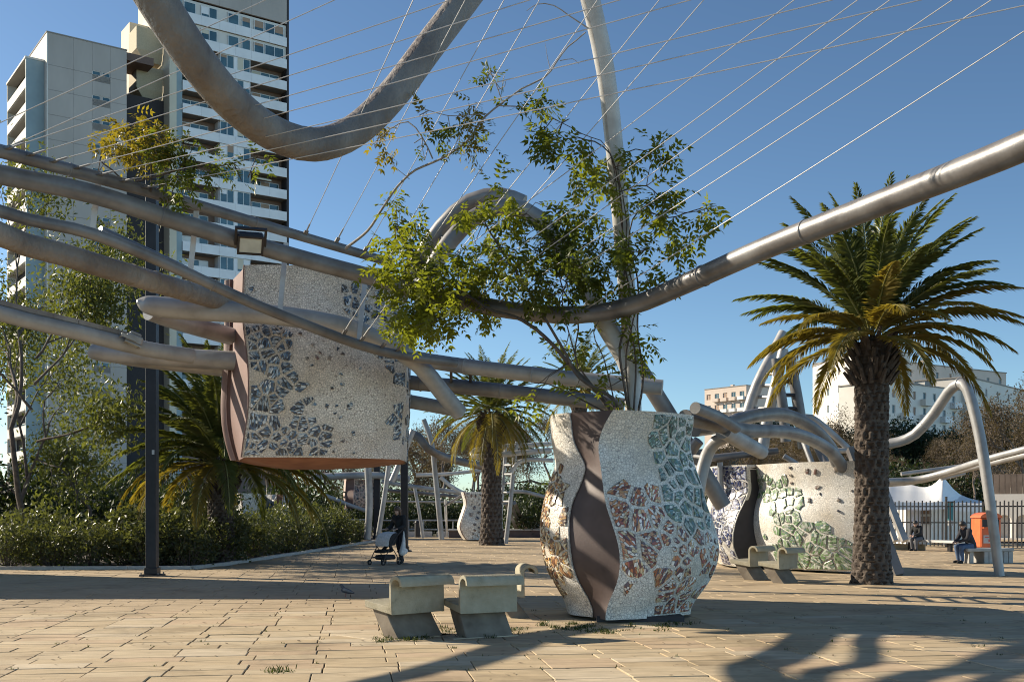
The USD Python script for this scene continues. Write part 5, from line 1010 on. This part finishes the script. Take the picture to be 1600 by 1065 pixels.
for u, d, s, l in ((700, 74, .9, 'dark green bush behind the small far pot'), (560, 70, 1.1, 'dark green bush behind the far dark post'), (745, 80, 1.1, 'dark green bush left of the middle palm trunk'), (825, 76, 1.1, 'dark green bush right of the middle palm trunk'), (850, 68, 1.2, 'green bush against the standing planter edge'), (470, 62, 1.2, 'dark bush under the right fronds of the low palm'), (300, 48, 1.1, 'dark bush behind the trunk of the low palm'),
                   (420, 56, 1.0, 'dark bush between the two far pots'), (100, 50, 1.3, 'dark bush behind the curly pale tubes'), (200, 54, 1.3, 'dark bush behind the lamp post base'), (1130, 58, 1.1, 'dark bush behind the blue shard pot'), (1250, 70, 1.2, 'dark bush behind the wide pot'), (1420, 74, 1.3, 'dark evergreen bush above the left tent peak'), (1460, 78, 1.5, 'dark evergreen bush above the right tent peak'), (1395, 80, 1.6, 'dark bush close to the palm trunk above the tent'), (1500, 76, 1.2, 'dark bush behind the right end of the tent'), (1580, 66, .9, 'dark bush in front of the arcaded white wall'), (1345, 84, 1.4, 'dark bush hidden behind the palm trunk'),
                   (20, 46, 1.3, 'dark bush behind the hedge at the left edge'), (600, 84, 1.3, 'dark bush behind the stroller wheels and posts'), (790, 86, 1.3, 'dark bush behind the white ladder frame'), (1395, 118, 1.7, 'big dark bush on the slope close right of the palm trunk'), (1425, 124, 1.2, 'big dark bush on the slope left of the long white block'), (1450, 116, 1.2, 'big dark bush on the slope under the long white block'), (1478, 122, 1.2, 'big dark bush on the slope under the arch bend'), (1505, 118, 1.2, 'big dark bush on the slope behind the white arch leg'), (1540, 124, 1.2, 'big dark bush on the slope right of the white arch leg'), (1575, 116, 1.8, 'big dark bush on the slope near the right edge'), (1290, 118, 1.2, 'big dark bush on the slope left of the palm trunk'), (1255, 122, 1.2, 'big dark bush on the slope above the wide pot'), (1215, 120, 1.6, 'big dark bush on the slope behind the ladder frame'), (1320, 124, 1.2, 'big dark bush on the slope touching the palm trunk'), (1180, 126, 1.5, 'big dark bush on the slope left of the ladder frame')):
    q = P0(u, d); copy(dk, q + A3(0, 0, hill_z(q[0], d) - .1), u * .7, s, l, 'dark evergreen bushes in the background', 'shrub')
tree('small bright green round tree beside the standing planter, far behind', P0(846, 70), 5.2, .12, 71, vine_dark, 40, .45, .2, 4, bark, sp=.7, first=.3)

# ------------------------------------------------------------------ climbing plants on the tubes and the mast
def vine(label, base, stems, clouds, leaf, seed, size=.105, pairs=4, thick=.018, smat=bark):
    """stems: photo paths (u, v, d); clouds: (u, v, d, half width, half height in photo pixels, number of compound leaves, how far leaves keep to twigs)."""
    rr = np.random.default_rng(seed); t = thing('climbing_plant', label, 'plant', base); m = MB(); sp_ = []
    for rows, r in stems:
        s = spline([P(*q) for q in rows], .12); s = s + np.cumsum(rr.normal(0, .012, s.shape), 0) * np.linspace(0, 1, len(s))[:, None] * .6; sp_.append(s); m.tube(s, np.linspace(r, r * .4, len(s)), 6, False)
    allp = np.vstack(sp_) if sp_ else np.zeros((0, 3)); V, tw = [], MB()
    for (u, v, d, ru, rv, n, dd) in clouds:
        k = max(3, n // 9); cen = []
        while len(cen) < k:
            x, y = rr.uniform(-1, 1, 2)
            if x * x + y * y < 1: cen.append(P(u + x * ru, v + y * rv, d + rr.normal(0, dd)))
        for c in cen:   # a twig from the nearest stem out to this spray of leaves
            if len(allp):
                j = int(np.argmin(((allp - c) ** 2).sum(1) + rr.random(len(allp)) * .05)); a = allp[j]; mid = (a + c) / 2 + rr.normal(0, .08, 3) - A3(0, 0, .05)
                if np.linalg.norm(a - c) < 1.5: tw.tube([a, mid, c], [.008, .006, .004], 4, False)
            dirn = rr.normal(0, 1, 3) * A3(1, .7, .6); dirn /= np.linalg.norm(dirn)
            for q in range(n // k):
                o = c + dirn * rr.uniform(-.16, .22) + rr.normal(0, .05, 3); ax = rr.normal(0, 1, 3) + A3(0, 0, -.55) + dirn * .5; ax /= np.linalg.norm(ax); sd = np.cross(ax, A3(0, 0, 1) + rr.normal(0, .4, 3)); sd /= np.linalg.norm(sd); nr = np.cross(sd, ax)
                L_ = size * pairs * .62 * rr.uniform(.75, 1.2)
                for g_ in range(pairs):
                    bb = o + ax * L_ * (g_ + .6) / pairs - A3(0, 0, .03 * (g_ / pairs) ** 2)
                    for sg in ((-1, 1) if g_ < pairs - 1 else (-1, 0, 1)):
                        dl = sd * sg * .85 + ax * (.55 if sg else 1) + nr * rr.normal(0, .25) - A3(0, 0, .25); dl /= np.linalg.norm(dl); w = np.cross(dl, nr); w /= np.linalg.norm(w); l = size * rr.uniform(.6, 1.3)
                        V.append([bb, bb + dl * l * .42 + w * l * .21, bb + dl * l - nr * l * .1, bb + dl * l * .42 - w * l * .21])
    part('stems', m, smat, t, smooth=True)
    if tw.v: part('twigs', tw, smat, t, smooth=True, kind='stuff')
    V = np.array(V); k = len(V) * 4; i = np.arange(0, k, 4)
    for nm, lf, lo, hi in (('foliage', leaf[0], 0, .5), ('foliage', leaf[-1], .5, 1)):
        pick = rr.random(len(V)) * 0 + (np.arange(len(V)) / len(V)); s_ = (pick >= lo) & (pick < hi)
        if len(leaf) == 1: s_ = (pick >= 0) if lo == 0 else (pick > 2)
        if s_.sum(): W = V[s_].reshape(-1, 3); i = np.arange(0, len(W), 4); part(nm, (W, np.vstack([np.stack([i, i + 1, i + 2], 1), np.stack([i, i + 2, i + 3], 1)])), lf, t)
    return t
D = 16.5
vine('leafy climbing plant growing out of the standing planter over the long tube and mast', P(960, 645, 16.8), [
    ([(962, 650, 16.8), (930, 610, 16.6), (890, 570, 16.5), (860, 535, 16.4), (815, 500, 16.5), (760, 480, 16.6), (700, 440, 16.8), (650, 400, 16.9), (615, 360, 17)], .035),
    ([(970, 650, 16.7), (955, 620, 16.5), (905, 590, 16.4), (880, 545, 16.3), (840, 480, 16.3), (800, 420, 16.4), (760, 360, 16.5), (735, 320, 16.6)], .028),
    ([(984, 650, 16.6), (975, 600, 16.4), (968, 540, 16.4), (985, 480, 16.4), (972, 400, 16.2), (965, 300, 15.9), (950, 230, 15.7), (900, 200, 15.7), (850, 215, 15.8)], .022),
    ([(996, 650, 16.6), (1005, 590, 16.5), (998, 520, 16.4), (1000, 440, 16.3), (985, 380, 16.0), (1000, 330, 15.9), (1050, 340, 15.8), (1105, 325, 15.8)], .018),
    ([(990, 650, 16.5), (992, 560, 16.4), (975, 470, 16.3), (978, 350, 16.0), (962, 260, 15.7), (990, 235, 15.7), (1040, 250, 15.7)], .016),
    ([(975, 650, 16.7), (925, 600, 16.9), (900, 555, 16.9), (905, 500, 16.7), (880, 440, 16.5), (870, 370, 16.4), (830, 330, 16.4)], .016),
    ([(958, 650, 16.8), (900, 620, 16.5), (850, 600, 16.3), (810, 605, 16.2)], .014), ([(965, 650, 16.6), (945, 560, 16.4), (930, 520, 16.3), (950, 470, 16.3), (930, 400, 16.3)], .012)],
    [(622, 365, 16.9, 40, 48, 85, .3), (640, 440, 16.8, 56, 65, 150, .45), (690, 440, 16.7, 76, 65, 185, .55), (755, 335, 16.5, 52, 40, 85, .3), (770, 425, 16.5, 80, 68, 185, .5), (705, 497, 16.6, 66, 32, 75, .35), (640, 505, 16.8, 34, 40, 60, .3)], [vine_leaf], 81)
vine('darker sparser climbing plant round the white mast, above the standing planter', P(985, 645, 16.6), [
    ([(985, 648, 16.6), (978, 560, 16.45), (992, 480, 16.35), (980, 400, 16.15), (968, 320, 15.95), (955, 240, 15.75), (915, 215, 15.7), (870, 190, 15.7)], .014), ([(980, 420, 16.2), (1010, 390, 16), (1060, 400, 15.9)], .010), ([(968, 300, 15.9), (1010, 290, 15.8), (1060, 330, 15.8), (1120, 318, 15.8)], .010), ([(900, 560, 16.4), (880, 470, 16.4), (900, 400, 16.3), (870, 330, 16.3)], .012)],
    [(850, 400, 16.4, 75, 75, 130, .4), (900, 440, 16.4, 75, 60, 120, .4), (880, 350, 16.3, 55, 45, 70, .3), (940, 370, 16.2, 50, 50, 60, .3), (885, 215, 15.7, 50, 28, 60, .25), (930, 270, 15.8, 55, 35, 60, .25), (1015, 245, 15.7, 42, 22, 40, .2), (1010, 300, 15.8, 50, 40, 50, .25), (1075, 330, 15.8, 50, 22, 42, .2), (1030, 390, 16, 50, 40, 40, .25), (990, 440, 16.2, 45, 60, 50, .25), (1000, 540, 16.4, 30, 70, 24, .2), (900, 520, 16.4, 60, 40, 34, .3), (860, 620, 16.3, 60, 14, 16, .2), (950, 600, 16.5, 40, 40, 14, .2)], [vine_dark, vine_leaf], 82)
vine('long bare pale branch with tufts of yellowing leaves crossing the cables to the mast', P(545, 385, 17.6), [
    ([(540, 388, 17.8), (575, 360, 17.4), (598, 325, 17.0), (622, 290, 16.8), (650, 265, 16.6), (690, 245, 16.4), (728, 220, 16.2), (755, 185, 16.0), (785, 160, 15.9), (815, 140, 15.8), (850, 122, 15.7), (870, 100, 15.6), (888, 75, 15.6), (915, 52, 15.5)], .022),
    ([(676, 248, 16.4), (660, 215, 16.4), (638, 190, 16.5), (610, 200, 16.6), (580, 225, 16.8)], .012), ([(785, 160, 15.9), (778, 140, 15.9), (768, 118, 15.9), (764, 102, 15.9)], .010), ([(780, 165, 15.9), (820, 168, 15.8), (850, 178, 15.8), (876, 190, 15.8)], .010), ([(920, 45, 15.4), (890, 25, 15.4), (865, 8, 15.4), (840, 6, 15.4), (826, 14, 15.4)], .010), ([(760, 178, 16), (700, 180, 16.1), (660, 170, 16.2), (655, 172, 16.2)], .008), ([(860, 108, 15.6), (855, 90, 15.6), (850, 70, 15.6)], .006), ([(875, 95, 15.6), (895, 92, 15.6), (905, 100, 15.6)], .006), ([(640, 280, 16.7), (620, 262, 16.7), (615, 250, 16.7)], .006)],
    [(598, 218, 16.7, 28, 26, 26, .2), (668, 178, 16.2, 16, 10, 7, .1), (735, 195, 16.1, 36, 34, 50, .2), (715, 215, 16.2, 26, 16, 16, .2), (765, 112, 15.9, 9, 12, 6, .1), (845, 165, 15.8, 32, 14, 22, .15), (787, 118, 15.9, 6, 14, 3, .1), (655, 215, 16.4, 14, 16, 5, .1), (765, 205, 16, 14, 20, 8, .1)], [vine_gold, vine_dark], 83, size=.085, smat=pale_bark)
vine('yellowing climbing plant hanging on the top tube in front of the beige block, upper left', P(215, 300, 15.6), [
    ([(200, 290, 15.8), (175, 265, 15.8), (156, 250, 15.8), (165, 240, 15.8), (190, 238, 15.8), (215, 225, 15.8)], .014), ([(190, 288, 15.9), (235, 278, 15.9), (290, 262, 15.9), (345, 256, 16), (380, 248, 16), (416, 242, 16)], .014), ([(236, 300, 16), (236, 260, 15.9), (225, 220, 15.8), (205, 195, 15.8)], .012), ([(245, 296, 16), (275, 275, 16), (290, 250, 16)], .01)],
    [(205, 200, 15.8, 45, 20, 60, .25), (170, 225, 15.8, 24, 16, 22, .2), (230, 230, 15.8, 50, 28, 90, .3), (265, 225, 15.9, 24, 20, 30, .2), (285, 262, 15.9, 45, 26, 60, .25), (280, 295, 16, 22, 14, 18, .15), (345, 262, 16, 30, 10, 16, .15), (370, 272, 16, 14, 12, 6, .1), (400, 250, 16, 22, 6, 6, .1), (298, 215, 15.9, 10, 8, 5, .1)], [vine_gold, vine_dark], 84, size=.085)

# ------------------------------------------------------------------ fence, tent, cabin, booth, rails, cars, pigeon
black_metal = plain('black_metal', (.02, .02, .022), .5)
tent_white = noisy('tent_white', [(.3, (.74, .73, .71)), (.7, (.80, .79, .77))], .8, .7)
orange_shell = noisy('orange_shell', [(.3, (.52, .10, .03)), (.7, (.62, .14, .04))], 3.0, .45)
dq = 49; f0, f1 = P(1392, 797, 50) * A3(1, 1, 0), P(1640, 797, 46) * A3(1, 1, 0); ff = frame(f0, (f1 - f0) / np.linalg.norm(f1 - f0), A3(.02, 1, 0)); FL = np.linalg.norm(f1 - f0)
t = thing('picket_fence', 'tall black picket fence in front of the white tent and cabin', 'fence', f0)
for k in range(int(FL / .17)): part('picket', MB().box((k * .17, -.022, .05), (k * .17 + .045, .022, 1.98 + (.0 if k % 2 else .05)), ff), black_metal, t)
for z in (.25, 1.05, 1.75): part('fence_rail', MB().box((0, .024, z), (FL, .06, z + .05), ff), black_metal, t)
for k in range(int(FL / 2.4)): part('fence_post', MB().box((k * 2.4, .062, 0), (k * 2.4 + .08, .14, 2.2), ff), black_metal, t)
t = thing('tent', 'white peaked tensile tent roof with two swooping tops behind the black fence', 'tent', P0(1460, 54))
def tent_z(u): return np.interp(u, [1384, 1392, 1400, 1412, 1424, 1436, 1446, 1456, 1464, 1470, 1474, 1480, 1490, 1500, 1512, 1522, 1534], [748, 750, 753, 756, 757, 760, 761, 758, 752, 746, 744, 752, 764, 772, 777, 780, 782])
us = np.linspace(1384, 1534, 41); ys_ = np.linspace(0, 1, 9); V = []
for y in ys_:
    for u in us: w = math.sin(math.pi * y) ** .55; V.append(P(u, 788 + (tent_z(u) - 788) * (.12 + .88 * w), 51.0 + 6 * y) * A3(1, 1, 1))
i, j = np.meshgrid(np.arange(8), np.arange(40), indexing='ij'); a = (i * 41 + j).ravel(); V = np.array(V); fz = np.stack([a, a + 1, a + 42, a + 41], 1)
part('canopy', (np.vstack([V, V - A3(0, 0, .04)]), np.vstack([fz, fz[:, ::-1] + len(V)])), tent_white, t, smooth=True)
vl = np.vstack([V[:41], V[:41] - A3(0, 0, .35)]); i = np.arange(40); part('valance', (np.vstack([vl, vl + A3(0, .03, 0)]), np.vstack([np.stack([i, 41 + i, 42 + i, 1 + i], 1), np.stack([i, 1 + i, 42 + i, 41 + i], 1) + 82])), tent_white, t)
for u in (1392, 1430, 1474, 1530): part('pole', tube([P(u, 797, 51.4) * A3(1, 1, 0), P(u, 786, 51.4)], .05, 8), white_paint, t, smooth=40)
part('back_wall', MB().box(P(1384, 797, 57) * A3(1, 1, 0), P(1530, 790, 57.1)), tent_white, t)
t = thing('cabin', 'small white cabin with two brown notice panels behind the fence under the tent', 'cabin', P0(1436, 52))
c0, c1 = P(1416, 797, 52), P(1455, 797, 52); zc = EYE + (CY - 786) / F * 52
part('wall', MB().box((c0[0], 52, 0), (c1[0], 54.2, zc), None, .01), white_wall, t); part('roof', MB().box((c0[0] - .1, 51.85, zc + .002), (c1[0] + .1, 54.3, zc + .12), None, .01), white_paint, t)
for v in (797, 812): 
    q = P(1439, v, 51.99); w = part('notice_panel', MB().box((q[0], 51.95, q[2] - .17), (q[0] + .46, 51.99, q[2] + .17)), plain(f'notice_{v}', (.16, .11, .08), .7), t)
    part('notice_frame', MB().box((q[0] - .03, 51.93, q[2] + .175), (q[0] + .49, 51.985, q[2] + .21)).box((q[0] - .03, 51.93, q[2] - .21), (q[0] + .49, 51.985, q[2] - .175)).box((q[0] + .21, 51.93, q[2] - .168), (q[0] + .25, 51.949, q[2] + .168)), white_paint, t)
q = P(1424, 800, 51.98); part('door', MB().box((q[0], 51.95, .1), (q[0] + .42, 51.985, 1.9)), plain('door_grey', (.45, .47, .55), .6), t)
t = thing('sign_post', 'teal and white information post behind the fence', 'sign', P0(1485, 51)); q = P(1485, 797, 51)
part('pole', MB().box((q[0] - .04, 50.96, 0), (q[0] + .04, 51.04, .9)), black_metal, t); part('panel', MB().box((q[0] - .11, 50.95, 1.15), (q[0] + .11, 51.03, 1.95), None, .01), plain('teal_sign', (.05, .20, .21), .5), t); part('header', MB().box((q[0] - .11, 50.94, .91), (q[0] + .11, 51.03, 1.14), None, .01), white_paint, t)
part('roof', MB().box((q[0] - .15, 50.9, 1.96), (q[0] + .15, 51.1, 2.02), None, .01), black_metal, t)
# orange booth with a hooded opening
g = Gd(1549, 860); t = thing('collection_bin', 'orange red clothes bin with hooded opening beside the white arch leg', 'bin', g); h_ = lambda v: g + np.asarray(v) * A3(1, 1, 1)
part('body', MB().box((-.43, 0, .12), (.40, .95, 1.30), h_, .05), orange_shell, t)
arcx = np.linspace(0, np.pi, 11); pr = np.column_stack([-.02 - .0 + .44 * np.cos(arcx), 1.302 + .22 * np.sin(arcx)]); k = len(pr)
v = np.vstack([np.column_stack([pr[:, 0], np.full(k, y), pr[:, 1]]) for y in (-.06, .95)]) + g; i = np.arange(k - 1); m = MB().add(v, np.stack([i, i + 1, k + i + 1, k + i], 1)); m.add(v[:k], [[0, a + 1, a] for a in range(1, k - 1)]).add(v[k:], [[0, a, a + 1] for a in range(1, k - 1)]); part('hood', m, orange_shell, t)
part('opening', MB().box((-.36, -.02, .95), (.30, -.002, 1.24), h_, .006), black_metal, t); part('chute', MB().box((-.36, -.10, .88), (.30, -.022, .945), h_, .01), orange_shell, t)
part('poster', MB().box((-.32, -.016, .30), (.26, -.003, .62), h_), white_paint, t); part('red_mark', MB().box((-.12, -.022, .36), (.08, -.017, .46), h_), plain('red_ink', (.5, .04, .03), .6), t); part('red_mark', MB().box((-.26, -.022, .53), (.20, -.017, .56), h_), L + 'red_ink', t)
part('foot', MB().box((-.42, .03, 0), (-.30, .9, .118), h_).box((.26, .03, 0), (.38, .9, .118), h_), black_metal, t)
# arcaded white wall on the right slope
t = thing('garden_wall', 'white wall with round arches and a board fence above, right edge', 'wall', P0(1580, 62)); q0, q1 = P(1545, 797, 62), P(1660, 797, 60)
fw = frame(q0 * A3(1, 1, 0), (q1 - q0) / np.linalg.norm(q1 - q0), A3(0, 1, 0)); wl = np.linalg.norm(q1 - q0); op = sbox(0, -.5, wl, 2.5)
for k in range(5): op = op.difference(Point(.8 + k * .95, 1.0).buffer(.36).union(sbox(.44 + k * .95, 0.1, 1.16 + k * .95, 1.0)))
for gpoly in getattr(op, 'geoms', [op]):
    ex_ = trimesh.creation.extrude_polygon(gpoly, .3, engine='earcut'); vv = np.array(ex_.vertices); part('wall', (fw(vv[:, [0, 2, 1]]), np.array(ex_.faces)[:, ::-1]), white_wall, t)
part('back_face', MB().box((0, .32, -.5), (wl, .4, 2.45), fw), white_wall, t)
for k in range(int(wl / .3)): part('board', MB().box((k * .3, .1, 2.504), (k * .3 + .26, .16, 3.6), fw), twig, t)
part('fence_rail', MB().box((0, .162, 3.2), (wl, .22, 3.3), fw), twig, t)
# pale railings, bollard and low walls in the middle distance
def railing(label, u0, u1, d, h=1.0, step=.9):
    a, b = P0(u0, d), P0(u1, d); t = thing('railing', label, 'railing', a); l = np.linalg.norm(b - a); e = (b - a) / l
    for z in (.45, h): part('rail', tube([a + A3(0, 0, z), b + A3(0, 0, z)], .045, 8), pale_steel, t, smooth=40)
    for k in range(int(l / step) + 1): part('post', tube([a + e * k * step, a + e * k * step + A3(0, 0, h)], .05, 8), pale_steel, t, smooth=40)
railing('pale railing behind the stroller at the far end of the paving', 592, 722, 68); railing('pale railing behind the right end of the hedge', 430, 580, 60, 1.1); railing('pale railing right of the middle palm trunk, behind the stringers', 790, 862, 70, 1.1)
q = P0(652, 66); t = thing('bollard', 'short black bollard at the far edge of the paving', 'bollard', q); part('shaft', tube([q, q + A3(0, 0, .85)], .16, 12), black_metal, t, smooth=40); part('cap', blob([(q + A3(0, 0, .86), .17, q + A3(0, 0, .90), .12)], 12, 0, 0), black_metal, t, smooth=True)
for l, u0, u1, d in (('low brown seat wall behind the small far pot', 702, 726, 65), ('low brown seat wall right of the middle palm trunk', 778, 862, 66)):
    a, b = P0(u0, d), P0(u1, d); t = thing('low_wall', l, 'wall', a); part('block', MB().box(a - A3(0, .3, 0), b + A3(0, .3, .42)), brown_steel, t); part('coping', MB().box(a - A3(.05, .36, -.423), b + A3(.05, .36, .50), None, .01), grey_stone, t)
for k in range(4):
    q = P0(640 + k * 26, 67); t = thing('concrete_block', ('leftmost low white block by the far railing', 'second low white block by the far railing, from the left', 'third low white block by the far railing, from the left', 'rightmost low white block by the far railing')[k], 'block', q); part('block', MB().box(q + A3(-.35, -.2, 0), q + A3(.35, .2, .34), None, .02), white_paint, t); part('base', MB().box(q + A3(-.38, -.23, 0), q + A3(.38, .23, .06), None, .01), grey_stone, t)
car_glass = noisy('car_glass', [(.3, (.015, .018, .02)), (.7, (.03, .035, .04))], 1.0, .05, 0, spec=.8)
def car(label, u, d, col, h=1.45, ln=4.1, yw=0.0):
    q = P0(u, d); t = thing('parked_car', label, 'car', q, yw, 'cars parked beyond the railing', local=True); pm = plain('car_paint_' + str(u), col, .25, .2)
    pr = np.array([(-.5, .22), (-.5, .55), (-.46, .66), (-.36, .70), (-.24, 1.0), (.16, 1.0), (.28, .68), (.46, .60), (.5, .48), (.5, .22)]) * [ln, h]; k = len(pr); v = []
    for y, s_ in ((-.85, 0), (-.78, 1), (.78, 1), (.85, 0)):
        z = pr[:, 1].copy(); x = pr[:, 0].copy()
        v.append(np.column_stack([x, np.where(z > .7 * h, y * (.82 if s_ == 0 else .86), y), z]))
    v = np.vstack(v); i = np.arange(k); m = MB()
    for r_ in range(3): m.add(v, np.stack([r_ * k + i, r_ * k + (i + 1) % k, (r_ + 1) * k + (i + 1) % k, (r_ + 1) * k + i], 1))
    ear = trimesh.creation.triangulate_polygon(Polygon(pr), engine='earcut')[1] % k; m.add(v[:k], ear).add(v[3 * k:], ear[:, ::-1]); part('body', m, pm, t, smooth=25)
    for s_ in (-1, 1):
        for x0, x1 in ((-.31, -.06), (-.04, .22)):
            part('side_window', MB().add([[x0 * ln, s_ * .84, .72 * h], [x1 * ln, s_ * .84, .72 * h], [min(x1, .15) * ln, s_ * .725, .95 * h], [max(x0, -.23) * ln, s_ * .725, .95 * h]], [[0, 1, 2, 3]]), car_glass, t)
        for x in (-.31, .31):
            w = part('wheel', tube([(x * ln, s_ * .68, .31), (x * ln, s_ * .87, .31)], .31, 16), black_c, t, smooth=40); part('rim', tube([(x * ln, s_ * .872, .31), (x * ln, s_ * .885, .31)], .19, 12), pale_steel, w, smooth=40)
    part('windscreen', MB().add([[.275 * ln, -.68, .70 * h], [.275 * ln, .68, .70 * h], [.175 * ln, .6, .96 * h], [.175 * ln, -.6, .96 * h]], [[0, 1, 2, 3]]), car_glass, t)
    for s_ in (-1, 1): part('headlight', MB().box((.495 * ln, s_ * .62 - .15, .42 * h), (.503 * ln, s_ * .62 + .15, .5 * h)), frame_white, t)
    return t
car('white car parked behind the hedge under the palm fronds', 488, 64, (.6, .6, .6), 1.5); car('silver car parked behind the far railing, left', 655, 80, (.32, .34, .37)); car('blue car parked behind the far railing, right', 702, 82, (.05, .09, .2)); car('white car parked right of the middle palm trunk', 806, 84, (.6, .6, .62)); car('dark blue car parked close to the planter edge', 842, 86, (.03, .05, .1)); car('pale blue car parked behind the stroller', 612, 84, (.2, .27, .36))
g = Gd(541, 933) + A3(0, 0, TOP); t = thing('pigeon', 'small dark pigeon standing on the paving left of the near seats', 'bird', g); bird = plain('pigeon_grey', (.06, .06, .07), .6)
part('body', blob([(g + A3(-.05, 0, .13), .052, g + A3(.05, 0, .10), .045), (g + A3(.05, 0, .10), .04, g + A3(.14, .0, .075), .016), (g + A3(-.05, 0, .15), .035, g + A3(-.085, 0, .215), .026), (g + A3(-.085, 0, .215), .025, g + A3(-.10, 0, .22), .024)], 12, .02, 3), bird, t, smooth=True)
part('beak', tube([g + A3(-.118, 0, .218), g + A3(-.145, 0, .210)], [.008, .002], 6), plain('beak', (.2, .15, .12), .5), t)
for s_ in (-1, 1): part('leg', tube([g + A3(-.01, s_ * .02, 0.0), g + A3(-.005, s_ * .02, .09)], .005, 5), plain('bird_leg', (.3, .1, .08), .6) if s_ < 0 else L + 'bird_leg', t); part('wing', blob([(g + A3(-.03, s_ * .045, .14), .03, g + A3(.06, s_ * .038, .105), .022), (g + A3(.06, s_ * .038, .105), .02, g + A3(.13, s_ * .02, .085), .008)], 10, 0, 0), noisy('wing_grey', [(.3, (.12, .12, .13)), (.7, (.2, .2, .21))], 20.0) if s_ < 0 else L + 'wing_grey', t, smooth=True)
